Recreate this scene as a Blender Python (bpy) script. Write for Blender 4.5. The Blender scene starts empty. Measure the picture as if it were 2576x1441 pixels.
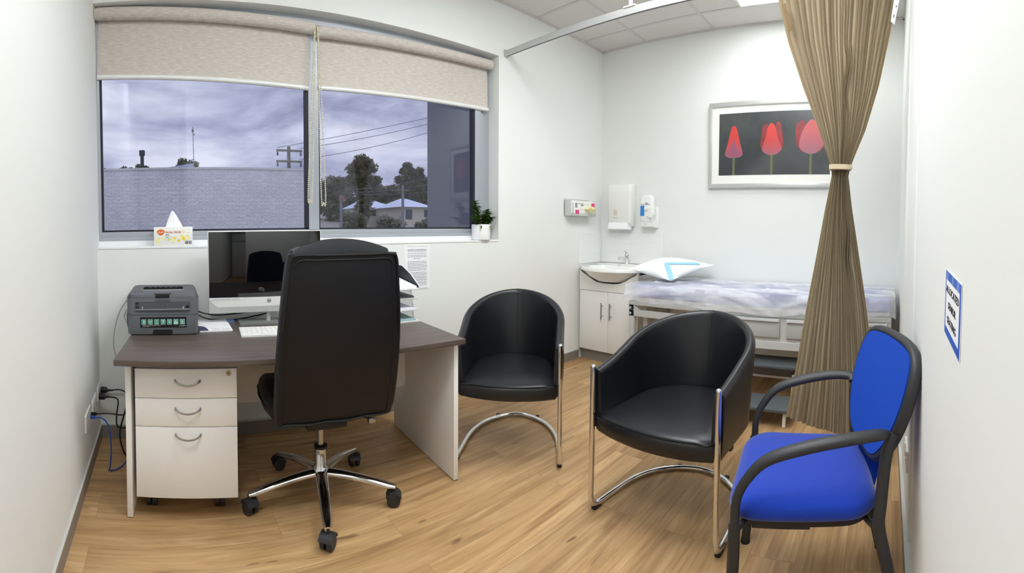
import bpy, bmesh, math, random
from math import sin, cos, pi, radians as R, atan2, sqrt
from mathutils import Vector as V, Matrix, noise as mnoise

random.seed(7)
LIGHT = 22.0
SKY = 1.0
SC = bpy.context.scene
COL = SC.collection

# ------------------------------------------------------------------ helpers
def lin(c):
    def f(v):
        v /= 255.0
        return v / 12.92 if v <= 0.04045 else ((v + 0.055) / 1.055) ** 2.4
    return (f(c[0]), f(c[1]), f(c[2]), 1.0)

def obj(name, bm, mats, parent=None, smooth=40, loc=None, rot=None):
    bm.normal_update()
    me = bpy.data.meshes.new(name)
    bm.to_mesh(me); bm.free()
    if not isinstance(mats, (list, tuple)): mats = [mats]
    for m in mats: me.materials.append(m)
    if smooth:
        for p in me.polygons: p.use_smooth = True
        me.set_sharp_from_angle(angle=R(smooth))
    o = bpy.data.objects.new(name, me)
    COL.objects.link(o)
    if parent: o.parent = parent
    if loc: o.location = loc
    if rot: o.rotation_euler = rot
    return o

def tag(o, label, cat, group=None):
    o['label'] = label; o['category'] = cat
    if group: o['group'] = group
    return o

def thing(name, label, cat, loc=(0, 0, 0), rotz=0, group=None, rot=None):
    o = bpy.data.objects.new(name, None)
    o.empty_display_size = 0.1
    COL.objects.link(o)
    o.location = loc
    o.rotation_euler = rot if rot else (0, 0, rotz)
    return tag(o, label, cat, group)

def struct(name, bm, mats, smooth=0, parent=None):
    o = obj(name, bm, mats, parent, smooth)
    if not parent: o['kind'] = 'structure'
    return o

def copy_tree(o, parent=None):
    c = o.copy(); COL.objects.link(c)
    if parent: c.parent = parent
    for ch in [x for x in bpy.data.objects if x.parent == o and x != c]:
        copy_tree(ch, c)
    return c

def B(): return bmesh.new()

def setmat(faces, mi):
    for f in faces: f.material_index = mi

def box(bm, x0, x1, y0, y1, z0, z1, bev=0.0, seg=2, M=None, mi=0):
    mat = Matrix.Translation(((x0+x1)/2, (y0+y1)/2, (z0+z1)/2)) @ Matrix.Diagonal((abs(x1-x0), abs(y1-y0), abs(z1-z0), 1))
    if M is not None: mat = M @ mat
    r = bmesh.ops.create_cube(bm, size=1.0, matrix=mat)
    vs = r['verts']
    if mi: setmat({f for v in vs for f in v.link_faces}, mi)
    if bev > 0:
        es = list({e for v in vs for e in v.link_edges})
        bmesh.ops.bevel(bm, geom=es, offset=bev, segments=seg, profile=0.5, affect='EDGES', clamp_overlap=True, material=-1)
    return bm

def frame_mat(d):
    d = d.normalized()
    up = V((0, 0, 1)) if abs(d.z) < 0.95 else V((0, 1, 0))
    a = d.cross(up).normalized(); b = a.cross(d).normalized()
    return a, b

def loft(bm, rings, closed=True, cap=True, loop=False, mi=0):
    vr = [[bm.verts.new(p) for p in r] for r in rings]
    n = len(vr[0]); fs = []
    m = len(vr)
    for i in range(m if loop else m - 1):
        A, C = vr[i], vr[(i + 1) % m]
        for j in range(n if closed else n - 1):
            k = (j + 1) % n
            fs.append(bm.faces.new((A[j], A[k], C[k], C[j])))
    if cap and closed and not loop:
        fs.append(bm.faces.new(list(reversed(vr[0])))); fs.append(bm.faces.new(vr[-1]))
    setmat(fs, mi)
    return fs

def catmull(pts, sub=6, closed=False):
    pts = [V(p) for p in pts]
    n = len(pts); out = []
    rng = n if closed else n - 1
    for i in range(rng):
        if closed:
            p0, p1, p2, p3 = pts[(i-1) % n], pts[i], pts[(i+1) % n], pts[(i+2) % n]
        else:
            p1, p2 = pts[i], pts[i+1]
            p0 = pts[i-1] if i > 0 else p1 * 2 - p2
            p3 = pts[i+2] if i + 2 < n else p2 * 2 - p1
        for s in range(sub):
            t = s / sub
            out.append(0.5 * ((2*p1) + (p2-p0)*t + (2*p0-5*p1+4*p2-p3)*t*t + (3*p1-p0-3*p2+p3)*t**3))
    if not closed: out.append(pts[-1])
    return out

def tube(bm, pts, r, n=10, sub=6, closed=False, mi=0, flat=None):
    """round (or, with flat=(a,b), oval) sweep along a path; r a number or one radius per given point"""
    P = catmull(pts, sub, closed) if sub > 1 else [V(p) for p in pts]
    m = len(P)
    if isinstance(r, (list, tuple)):
        k = len(r)
        rad = []
        for i in range(m):
            t = i / (m - 1) * (k - 1); a = min(int(t), k - 2); rad.append(r[a] + (r[a+1] - r[a]) * (t - a))
    else: rad = [r] * m
    rings = []; a = None
    for i in range(m):
        if closed: d = (P[(i+1) % m] - P[i-1])
        else: d = P[min(i+1, m-1)] - P[max(i-1, 0)]
        if d.length < 1e-9: d = V((0, 0, 1))
        d.normalize()
        if a is None: a, b = frame_mat(d)
        else:
            a = (a - d * a.dot(d)).normalized(); b = a.cross(d).normalized()
        fa, fb = flat if flat else (1, 1)
        rings.append([P[i] + rad[i] * (fa * cos(2*pi*j/n) * a + fb * sin(2*pi*j/n) * b) for j in range(n)])
    loft(bm, rings, True, not closed, closed, mi)
    return bm

def cyl(bm, p0, p1, r0, r1=None, n=20, mi=0):
    if r1 is None: r1 = r0
    p0, p1 = V(p0), V(p1); a, b = frame_mat(p1 - p0)
    loft(bm, [[p + r * (cos(2*pi*j/n) * a + sin(2*pi*j/n) * b) for j in range(n)] for p, r in ((p0, r0), (p1, r1))], mi=mi)
    return bm

def lathe(bm, prof, n=32, M=None, mi=0, sx=1, sy=1):
    rings = []
    for r, z in prof:
        ring = [V((max(r, 1e-5) * cos(2*pi*j/n) * sx, max(r, 1e-5) * sin(2*pi*j/n) * sy, z)) for j in range(n)]
        rings.append([M @ p for p in ring] if M is not None else ring)
    loft(bm, rings, True, True, mi=mi)
    return bm

def prism(bm, poly, f, d0, d1, mi=0):
    """extrude a 2-D outline: f(u, v, d) -> point"""
    a = [bm.verts.new(f(u, v, d0)) for u, v in poly]; b = [bm.verts.new(f(u, v, d1)) for u, v in poly]
    n = len(poly); fs = [bm.faces.new(list(reversed(a))), bm.faces.new(b)]
    for i in range(n): fs.append(bm.faces.new((a[i], a[(i+1) % n], b[(i+1) % n], b[i])))
    setmat(fs, mi); bmesh.ops.recalc_face_normals(bm, faces=fs)
    return fs

def ball(bm, c, r, sx=1, sy=1, sz=1, u=16, v=10, mi=0, M=None):
    m = Matrix.Translation(c) @ Matrix.Diagonal((r*sx, r*sy, r*sz, 1))
    if M is not None: m = M @ m
    q = bmesh.ops.create_uvsphere(bm, u_segments=u, v_segments=v, radius=1, matrix=m)
    if mi: setmat({f for w in q['verts'] for f in w.link_faces}, mi)

def grid(bm, nu, nv, f, mi=0, loopu=False):
    vs = [[bm.verts.new(f(i / (nu - (0 if loopu else 1)), j / (nv - 1))) for j in range(nv)] for i in range(nu)]
    fs = []
    for i in range(nu if loopu else nu - 1):
        for j in range(nv - 1):
            k = (i + 1) % nu
            fs.append(bm.faces.new((vs[i][j], vs[k][j], vs[k][j+1], vs[i][j+1])))
    setmat(fs, mi)
    return fs

def rrect(w, h, r, n=5):
    """rounded rectangle outline centred on 0"""
    out = []
    for cx, cy, a0 in ((w/2-r, h/2-r, 0), (-w/2+r, h/2-r, pi/2), (-w/2+r, -h/2+r, pi), (w/2-r, -h/2+r, 1.5*pi)):
        for i in range(n + 1):
            a = a0 + pi/2 * i / n
            out.append((cx + r * cos(a), cy + r * sin(a)))
    return out

def text(body, size, M, mats, name, parent, ext=0.0004, sx=1.0, align='CENTER', shear=0.0, bold=0.0):
    cu = bpy.data.curves.new('lettering', 'FONT')
    cu.body = body; cu.size = size; cu.align_x = align; cu.align_y = 'CENTER'; cu.extrude = ext; cu.shear = shear
    cu.offset = bold; cu.resolution_u = 3
    t = bpy.data.objects.new('lettering', cu); COL.objects.link(t)
    bpy.context.view_layer.update()
    dg = bpy.context.evaluated_depsgraph_get()
    me = bpy.data.meshes.new_from_object(t.evaluated_get(dg))
    bpy.data.objects.remove(t); bpy.data.curves.remove(cu)
    me.transform(M @ Matrix.Diagonal((sx, 1, 1, 1)))
    bm = B(); bm.from_mesh(me); bpy.data.meshes.remove(me)
    for f in bm.faces: f.material_index = 0
    return obj(name, bm, mats, parent, 0)

# plane matrices for lettering: local x, y of the text -> world axes
def tm(o, ex, ey):
    ex, ey = V(ex), V(ey); ez = ex.cross(ey)
    return Matrix(((ex.x, ey.x, ez.x, o[0]), (ex.y, ey.y, ez.y, o[1]), (ex.z, ey.z, ez.z, o[2]), (0, 0, 0, 1)))

# ------------------------------------------------------------------ materials
def mat(name, c, rough=0.5, metal=0.0, spec=0.5, coat=0.0, bump=None, var=None, emit=None, trans=0.0, sheen=0.0, alpha=1.0):
    """c sRGB 0-255; bump=(scale, strength); var=(scale, other colour, stretch xyz)"""
    m = bpy.data.materials.new(name); m.use_nodes = True
    nt = m.node_tree; N = nt.nodes; L = nt.links
    p = N['Principled BSDF']
    p.inputs['Base Color'].default_value = lin(c)
    p.inputs['Roughness'].default_value = rough
    p.inputs['Metallic'].default_value = metal
    p.inputs['Specular IOR Level'].default_value = spec
    p.inputs['Coat Weight'].default_value = coat
    p.inputs['Sheen Weight'].default_value = sheen
    if trans: p.inputs['Transmission Weight'].default_value = trans
    if alpha < 1: p.inputs['Alpha'].default_value = alpha
    if emit:
        p.inputs['Emission Color'].default_value = lin(emit[0]); p.inputs['Emission Strength'].default_value = emit[1]
    tc = None
    if bump or var:
        tc = N.new('ShaderNodeTexCoord')
    if bump:
        n = N.new('ShaderNodeTexNoise'); n.inputs['Scale'].default_value = bump[0]; n.inputs['Detail'].default_value = 4
        if len(bump) > 2:
            mp = N.new('ShaderNodeMapping'); mp.inputs['Scale'].default_value = bump[2]
            L.new(tc.outputs['Object'], mp.inputs[0]); L.new(mp.outputs[0], n.inputs['Vector'])
        else: L.new(tc.outputs['Object'], n.inputs['Vector'])
        b = N.new('ShaderNodeBump'); b.inputs['Strength'].default_value = bump[1]; b.inputs['Distance'].default_value = 0.002
        L.new(n.outputs['Fac'], b.inputs['Height']); L.new(b.outputs[0], p.inputs['Normal'])
    if var:
        n = N.new('ShaderNodeTexNoise'); n.inputs['Scale'].default_value = var[0]; n.inputs['Detail'].default_value = 5
        mp = N.new('ShaderNodeMapping'); mp.inputs['Scale'].default_value = var[2] if len(var) > 2 else (1, 1, 1)
        L.new(tc.outputs['Object'], mp.inputs[0]); L.new(mp.outputs[0], n.inputs['Vector'])
        r = N.new('ShaderNodeValToRGB'); r.color_ramp.elements[0].position = 0.36; r.color_ramp.elements[1].position = 0.64
        r.color_ramp.elements[0].color = lin(c); r.color_ramp.elements[1].color = lin(var[1])
        L.new(n.outputs['Fac'], r.inputs[0]); L.new(r.outputs[0], p.inputs['Base Color'])
    return m

class M_: pass
M = M_()
M.wall = mat('wall_paint', (232, 234, 231), 0.75, spec=0.25, bump=(220, 0.05))
M.ceil = mat('ceiling_tile', (222, 219, 216), 0.9, spec=0.1, bump=(160, 0.15))
M.tbar = mat('ceiling_bar', (206, 205, 202), 0.5)
M.skirt = mat('skirting_vinyl', (136, 129, 121), 0.45)
M.skirtcap = mat('skirting_edge', (196, 196, 192), 0.5)
M.alu = mat('window_aluminium', (168, 173, 180), 0.4, metal=0.25)
M.gasket = mat('black_gasket', (22, 24, 34), 0.6)
M.sill = mat('white_gloss_paint', (236, 238, 238), 0.4)
M.white = mat('white_plastic', (236, 236, 233), 0.35)
M.ivory = mat('white_laminate', (240, 238, 235), 0.4)
M.ivorysheet = mat('cabinet_gloss', (233, 232, 229), 0.22)
M.ceramic = mat('ceramic_glaze', (240, 240, 237), 0.08, coat=0.5)
M.chrome = mat('chrome', (225, 226, 228), 0.07, metal=1.0)
M.steel = mat('brushed_steel', (176, 178, 180), 0.28, metal=1.0)
M.silver = mat('silver_plastic', (196, 199, 196), 0.4, metal=0.35)
M.silverd = mat('dark_silver', (140, 143, 140), 0.45, metal=0.4)
M.leather = mat('black_leather', (20, 21, 25), 0.36, spec=0.5, bump=(260, 0.12))
M.leatherd = mat('black_leatherette', (18, 19, 22), 0.45, spec=0.32, bump=(320, 0.10))
M.seam = mat('seam_shadow', (8, 8, 9), 0.7)
M.thread = mat('seam_thread', (52, 52, 56), 0.6)
M.rubber = mat('black_rubber', (24, 24, 26), 0.6)
M.castor = mat('castor_plastic', (38, 38, 41), 0.5)
M.black = mat('black_plastic', (18, 18, 20), 0.4)
M.dplastic = mat('charcoal_plastic', (44, 44, 46), 0.5, bump=(400, 0.06))
M.screen = mat('screen_glass', (3, 4, 7), 0.04, spec=0.6, coat=0.3)
M.printer = mat('printer_grey', (100, 103, 106), 0.5, bump=(500, 0.05))
M.printerd = mat('printer_dark', (76, 79, 84), 0.5)
M.paper = mat('paper', (240, 241, 243), 0.7)
M.ink = mat('ink', (92, 94, 100), 0.8)
M.inkd = mat('dark_ink', (36, 36, 40), 0.7)
M.key = mat('key_white', (238, 238, 234), 0.5)
M.kbd = mat('keyboard_body', (226, 227, 225), 0.4)
M.navy = mat('navy_print', (52, 56, 92), 0.6)
M.orange = mat('orange_print', (226, 108, 30), 0.6)
M.redbrown = mat('red_brown_print', (196, 96, 62), 0.6)
M.yel = mat('yellow_print', (238, 226, 120), 0.6)
M.yel2 = mat('pale_yellow_print', (240, 236, 184), 0.6)
M.yel3 = mat('bright_yellow_print', (232, 214, 48), 0.6)
M.lime = mat('lime_print', (206, 214, 108), 0.6)
M.green = mat('teal_print', (70, 150, 128), 0.6)
M.greenl = mat('pale_teal_print', (176, 214, 200), 0.6)
M.pink = mat('pink_print', (226, 62, 128), 0.6)
M.bluep = mat('blue_print', (40, 128, 206), 0.5)
M.signblue = mat('sign_blue', (36, 88, 190), 0.5)
M.signblue2 = mat('sign_pale_blue', (106, 140, 214), 0.5)
M.glove = mat('latex_glove', (240, 232, 176), 0.6)
M.tissue = mat('tissue', (246, 248, 250), 0.9)
M.card = mat('carton', (240, 239, 236), 0.55)
M.leaf = mat('potted_leaf', (84, 122, 40), 0.5, var=(40, (48, 84, 26)))
M.stem = mat('plant_stem', (88, 104, 52), 0.6)
M.soil = mat('soil', (52, 40, 32), 0.9)
M.blue = mat('blue_fabric', (14, 54, 162), 0.85, spec=0.2, sheen=0.25, bump=(420, 0.35))
M.bluemesh = mat('blue_mesh_fabric', (22, 70, 176), 0.8, spec=0.2, bump=(90, 0.5, (1, 1, 6)))
M.grey = mat('grey_enamel', (186, 187, 184), 0.4)
M.greyl = mat('pale_grey_enamel', (204, 205, 202), 0.35)
M.step = mat('grey_step_tread', (84, 90, 92), 0.55, bump=(300, 0.2))
M.vinyl = mat('lavender_vinyl', (150, 157, 204), 0.5, var=(6, (132, 140, 192)))
M.frame = mat('silver_frame', (196, 197, 194), 0.35, metal=0.3)
M.mount = mat('picture_mount', (238, 238, 234), 0.6)
M.print = mat('dark_print', (58, 62, 64), 0.22, var=(2.5, (78, 82, 82)))
def petalmat(name, top, mid, low):
    m = mat(name, top, 0.4); nt = m.node_tree; N = nt.nodes; L = nt.links
    tc = N.new('ShaderNodeTexCoord'); sp = N.new('ShaderNodeSeparateXYZ'); L.new(tc.outputs['Object'], sp.inputs[0])
    mr = N.new('ShaderNodeMapRange'); mr.inputs[1].default_value = -0.11; mr.inputs[2].default_value = 0.19; L.new(sp.outputs['Z'], mr.inputs[0])
    n = N.new('ShaderNodeTexNoise'); n.inputs['Scale'].default_value = 30; L.new(tc.outputs['Object'], n.inputs['Vector'])
    ad = N.new('ShaderNodeMath'); ad.operation = 'MULTIPLY_ADD'; ad.inputs[1].default_value = 0.25; L.new(n.outputs['Fac'], ad.inputs[0]); L.new(mr.outputs[0], ad.inputs[2])
    r = N.new('ShaderNodeValToRGB'); e = r.color_ramp.elements; e[0].position = 0.14; e[0].color = lin(low); e[1].position = 0.95; e[1].color = lin(top)
    k = e.new(0.55); k.color = lin(mid); L.new(ad.outputs[0], r.inputs[0]); L.new(r.outputs[0], N['Principled BSDF'].inputs['Base Color'])
    return m
M.tred = petalmat('tulip_red', (208, 62, 52), (196, 66, 66), (150, 96, 112))
M.tdark = mat('tulip_dark_red', (150, 48, 52), 0.4, var=(14, (128, 42, 50)))
M.tpink = petalmat('tulip_pink', (196, 92, 92), (178, 96, 104), (150, 104, 120))
M.tmauve = mat('tulip_mauve', (150, 84, 110), 0.4)
M.tstem = mat('tulip_stem', (96, 104, 72), 0.5)
M.ribbon = mat('pale_blue_strip', (150, 206, 240), 0.5)
M.pillow = mat('white_pillow', (232, 234, 234), 0.6, bump=(14, 0.25))
M.bluecable = mat('blue_cable', (40, 78, 170), 0.5)
M.greycable = mat('grey_cable', (150, 152, 150), 0.5)
M.chain = mat('bead_chain', (214, 208, 184), 0.4)
M.track = mat('track_aluminium', (196, 197, 196), 0.35, metal=0.35)
M.signrust = mat('faded_sign', (124, 96, 88), 0.7)
M.hem = mat('hem_bar', (226, 227, 224), 0.35, metal=0.1)
M.brass = mat('lock_metal', (170, 164, 146), 0.3, metal=1.0)
M.kick = mat('kickboard', (128, 122, 114), 0.5)
M.bin = mat('clear_holder', (226, 228, 230), 0.15)
M.concrete = mat('outside_wall', (118, 119, 126), 0.8, bump=(30, 0.2))
M.roof = mat('metal_roof', (176, 184, 200), 0.5)
M.hwall = mat('house_wall', (196, 188, 172), 0.8)
M.hdark = mat('house_window', (70, 74, 82), 0.3)
M.timber = mat('weathered_timber', (122, 120, 104), 0.8, var=(6, (96, 96, 82)))
M.wire = mat('wire', (84, 86, 96), 0.6)
M.fol = mat('tree_foliage', (62, 64, 46), 0.8, var=(1.2, (88, 86, 62)))
M.fol2 = mat('bush_foliage', (70, 74, 52), 0.8, var=(0.6, (92, 92, 70)))
M.bark = mat('bark', (80, 66, 56), 0.9)
M.ground = mat('outside_ground', (122, 120, 112), 0.9)
M.fence = mat('metal_fence', (120, 124, 138), 0.6)
M.door = mat('door_paint', (226, 226, 224), 0.4)

def lightmat(LIGHT):
    m = bpy.data.materials.new('light_diffuser'); m.use_nodes = True
    nt = m.node_tree; nt.nodes.clear()
    e = nt.nodes.new('ShaderNodeEmission'); e.inputs[0].default_value = (0.955, 0.985, 1.0, 1); e.inputs[1].default_value = LIGHT
    o = nt.nodes.new('ShaderNodeOutputMaterial'); nt.links.new(e.outputs[0], o.inputs[0])
    return m

M.light = lightmat(LIGHT)
M.light2 = lightmat(LIGHT*0.62)

def glassmat():
    m = bpy.data.materials.new('tinted_glass'); m.use_nodes = True
    nt = m.node_tree; nt.nodes.clear(); N = nt.nodes; L = nt.links
    t = N.new('ShaderNodeBsdfTransparent'); t.inputs[0].default_value = (0.80, 0.82, 0.93, 1)
    g = N.new('ShaderNodeBsdfGlossy'); g.inputs['Roughness'].default_value = 0.0; g.inputs[0].default_value = (0.85, 0.9, 1, 1)
    f = N.new('ShaderNodeFresnel'); f.inputs[0].default_value = 1.65
    x = N.new('ShaderNodeMixShader'); o = N.new('ShaderNodeOutputMaterial')
    L.new(f.outputs[0], x.inputs[0]); L.new(t.outputs[0], x.inputs[1]); L.new(g.outputs[0], x.inputs[2]); L.new(x.outputs[0], o.inputs[0])
    return m
M.glass = glassmat()

def sheermat():
    m = bpy.data.materials.new('sheer_sheet'); m.use_nodes = True
    nt = m.node_tree; nt.nodes.clear(); N = nt.nodes; L = nt.links
    t = N.new('ShaderNodeBsdfTransparent'); t.inputs[0].default_value = (0.97, 0.97, 0.98, 1)
    d = N.new('ShaderNodeBsdfPrincipled'); d.inputs['Base Color'].default_value = lin((238, 239, 242)); d.inputs['Roughness'].default_value = 0.35
    x = N.new('ShaderNodeMixShader'); x.inputs[0].default_value = 0.50; o = N.new('ShaderNodeOutputMaterial')
    tc = N.new('ShaderNodeTexCoord'); n = N.new('ShaderNodeTexNoise'); n.inputs['Scale'].default_value = 5; n.inputs['Detail'].default_value = 6; n.inputs['Distortion'].default_value = 1.5
    b = N.new('ShaderNodeBump'); b.inputs['Strength'].default_value = 0.5; b.inputs['Distance'].default_value = 0.02
    mp = N.new('ShaderNodeMapping'); mp.inputs['Scale'].default_value = (1.6, 0.7, 1.2)
    L.new(tc.outputs['Object'], mp.inputs[0]); L.new(mp.outputs[0], n.inputs['Vector'])
    L.new(n.outputs['Fac'], b.inputs['Height']); L.new(b.outputs[0], d.inputs['Normal'])
    n3 = N.new('ShaderNodeTexNoise'); n3.inputs['Scale'].default_value = 1.5; n3.inputs['Detail'].default_value = 3; n3.inputs['Distortion'].default_value = 1.2
    L.new(mp.outputs[0], n3.inputs['Vector'])
    ab = N.new('ShaderNodeMath'); ab.operation = 'SUBTRACT'; ab.inputs[1].default_value = 0.5; L.new(n3.outputs['Fac'], ab.inputs[0])
    aa = N.new('ShaderNodeMath'); aa.operation = 'ABSOLUTE'; L.new(ab.outputs[0], aa.inputs[0])
    mr = N.new('ShaderNodeMapRange'); mr.inputs[1].default_value = 0.0; mr.inputs[2].default_value = 0.11; mr.inputs[3].default_value = 0.68; mr.inputs[4].default_value = 0.36; L.new(aa.outputs[0], mr.inputs[0])
    L.new(mr.outputs[0], x.inputs[0])
    L.new(t.outputs[0], x.inputs[1]); L.new(d.outputs[0], x.inputs[2]); L.new(x.outputs[0], o.inputs[0])
    return m
M.sheer = sheermat()

def clearmat():
    m = bpy.data.materials.new('clear_acrylic'); m.use_nodes = True
    nt = m.node_tree; nt.nodes.clear(); N = nt.nodes; L = nt.links
    t = N.new('ShaderNodeBsdfTransparent'); t.inputs[0].default_value = (0.94, 0.95, 0.95, 1)
    g = N.new('ShaderNodeBsdfGlossy'); g.inputs['Roughness'].default_value = 0.1
    x = N.new('ShaderNodeMixShader'); x.inputs[0].default_value = 0.12; o = N.new('ShaderNodeOutputMaterial')
    L.new(t.outputs[0], x.inputs[1]); L.new(g.outputs[0], x.inputs[2]); L.new(x.outputs[0], o.inputs[0])
    return m
M.clear = clearmat()

def streaks(name, c0, c1, c2, stretch, scale, rough, fine=None, bump=0.1, lo=0.3, hi=0.7):
    m = bpy.data.materials.new(name); m.use_nodes = True
    nt = m.node_tree; N = nt.nodes; L = nt.links; p = N['Principled BSDF']
    p.inputs['Roughness'].default_value = rough
    tc = N.new('ShaderNodeTexCoord'); mp = N.new('ShaderNodeMapping'); mp.inputs['Scale'].default_value = stretch
    L.new(tc.outputs['Object'], mp.inputs[0])
    n = N.new('ShaderNodeTexNoise'); n.inputs['Scale'].default_value = scale; n.inputs['Detail'].default_value = 6; n.inputs['Roughness'].default_value = 0.65
    L.new(mp.outputs[0], n.inputs['Vector'])
    r = N.new('ShaderNodeValToRGB'); e = r.color_ramp.elements
    e[0].position = lo; e[0].color = lin(c0); e[1].position = hi; e[1].color = lin(c2)
    k = e.new(0.5); k.color = lin(c1)
    L.new(n.outputs['Fac'], r.inputs[0]); L.new(r.outputs[0], p.inputs['Base Color'])
    b = N.new('ShaderNodeBump'); b.inputs['Strength'].default_value = bump; b.inputs['Distance'].default_value = 0.001
    L.new(n.outputs['Fac'], b.inputs['Height']); L.new(b.outputs[0], p.inputs['Normal'])
    return m
M.desk = streaks('desk_laminate', (66, 56, 50), (88, 77, 70), (110, 99, 91), (2.2, 90, 90), 1.0, 0.42)
M.blind = streaks('blind_fabric', (182, 173, 166), (197, 189, 181), (218, 212, 203), (22, 1, 190), 1.0, 0.9, bump=0.3, lo=0.32, hi=0.72)
M.curtain = streaks('curtain_cloth', (186, 172, 147), (191, 177, 152), (196, 182, 157), (60, 60, 20), 4.0, 0.9, bump=0.15)
M.curtain2 = streaks('curtain_edge', (194, 179, 149), (199, 184, 154), (204, 189, 159), (60, 60, 20), 4.0, 0.9, bump=0.15)

def floormat():
    m = bpy.data.materials.new('oak_plank_floor'); m.use_nodes = True
    nt = m.node_tree; N = nt.nodes; L = nt.links; p = N['Principled BSDF']
    tc = N.new('ShaderNodeTexCoord')
    br = N.new('ShaderNodeTexBrick'); br.offset = 0.37; br.offset_frequency = 2
    br.inputs['Scale'].default_value = 1.0; br.inputs['Brick Width'].default_value = 1.22; br.inputs['Row Height'].default_value = 0.182
    br.inputs['Mortar Size'].default_value = 0.0012; br.inputs['Mortar Smooth'].default_value = 0.3; br.inputs['Bias'].default_value = 0
    br.inputs['Color1'].default_value = (0, 0, 0, 1); br.inputs['Color2'].default_value = (1, 1, 1, 1); br.inputs['Mortar'].default_value = (0.5, 0.5, 0.5, 1)
    mp0 = N.new('ShaderNodeMapping'); mp0.inputs['Location'].default_value = (0.31, 0.05, 0)
    L.new(tc.outputs['Object'], mp0.inputs[0]); L.new(mp0.outputs[0], br.inputs['Vector'])
    # grain coordinates shifted plank by plank
    sep = N.new('ShaderNodeVectorMath'); sep.operation = 'SCALE'; sep.inputs['Scale'].default_value = 13.0
    L.new(br.outputs['Color'], sep.inputs[0])
    def grain(stretch, scale, detail, dist):
        mp = N.new('ShaderNodeMapping'); mp.inputs['Scale'].default_value = stretch
        ad = N.new('ShaderNodeVectorMath'); ad.operation = 'ADD'
        L.new(tc.outputs['Object'], mp.inputs[0]); L.new(mp.outputs[0], ad.inputs[0]); L.new(sep.outputs[0], ad.inputs[1])
        n = N.new('ShaderNodeTexNoise'); n.inputs['Scale'].default_value = scale; n.inputs['Detail'].default_value = detail; n.inputs['Distortion'].default_value = dist
        n.inputs['Roughness'].default_value = 0.6
        L.new(ad.outputs[0], n.inputs['Vector']); return n
    g1 = grain((0.8, 7, 1), 1.6, 6, 1.2)
    g2 = grain((2.5, 75, 1), 1.0, 5, 0.3)
    g3 = grain((1.6, 6, 1), 2.1, 2, 0.6)
    r1 = N.new('ShaderNodeValToRGB'); e = r1.color_ramp.elements
    e[0].position = 0.28; e[0].color = lin((158, 121, 82)); e[1].position = 0.74; e[1].color = lin((212, 178, 132))
    k = e.new(0.5); k.color = lin((187, 150, 105))
    L.new(g1.outputs['Fac'], r1.inputs[0])
    r2 = N.new('ShaderNodeValToRGB'); e = r2.color_ramp.elements
    e[0].position = 0.32; e[0].color = (0.70, 0.66, 0.62, 1); e[1].position = 0.56; e[1].color = (1, 1, 1, 1)
    L.new(g2.outputs['Fac'], r2.inputs[0])
    mx = N.new('ShaderNodeMix'); mx.data_type = 'RGBA'; mx.blend_type = 'MULTIPLY'; mx.inputs[0].default_value = 0.75
    L.new(r1.outputs[0], mx.inputs[6]); L.new(r2.outputs[0], mx.inputs[7])
    # dark knots and cracks
    r3 = N.new('ShaderNodeValToRGB'); e = r3.color_ramp.elements
    e[0].position = 0.25; e[0].color = (0.30, 0.24, 0.19, 1); e[1].position = 0.31; e[1].color = (1, 1, 1, 1)
    L.new(g3.outputs['Fac'], r3.inputs[0])
    mk = N.new('ShaderNodeMix'); mk.data_type = 'RGBA'; mk.blend_type = 'MULTIPLY'; mk.inputs[0].default_value = 0.8
    L.new(mx.outputs[2], mk.inputs[6]); L.new(r3.outputs[0], mk.inputs[7])
    # plank to plank tone
    tn = N.new('ShaderNodeMapRange'); tn.inputs[3].default_value = 0.86; tn.inputs[4].default_value = 1.08
    L.new(br.outputs['Color'], tn.inputs[0])
    mt = N.new('ShaderNodeVectorMath'); mt.operation = 'SCALE'
    L.new(mk.outputs[2], mt.inputs[0]); L.new(tn.outputs[0], mt.inputs['Scale'])
    ms = N.new('ShaderNodeMix'); ms.data_type = 'RGBA'; ms.inputs[7].default_value = lin((150, 118, 82))
    L.new(br.outputs['Fac'], ms.inputs[0]); L.new(mt.outputs[0], ms.inputs[6])
    L.new(ms.outputs[2], p.inputs['Base Color'])
    p.inputs['Roughness'].default_value = 0.42; p.inputs['Specular IOR Level'].default_value = 0.35
    b = N.new('ShaderNodeBump'); b.inputs['Strength'].default_value = 0.12; b.inputs['Distance'].default_value = 0.001
    L.new(g2.outputs['Fac'], b.inputs['Height']); L.new(b.outputs[0], p.inputs['Normal'])
    return m
M.floor = floormat()

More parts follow.
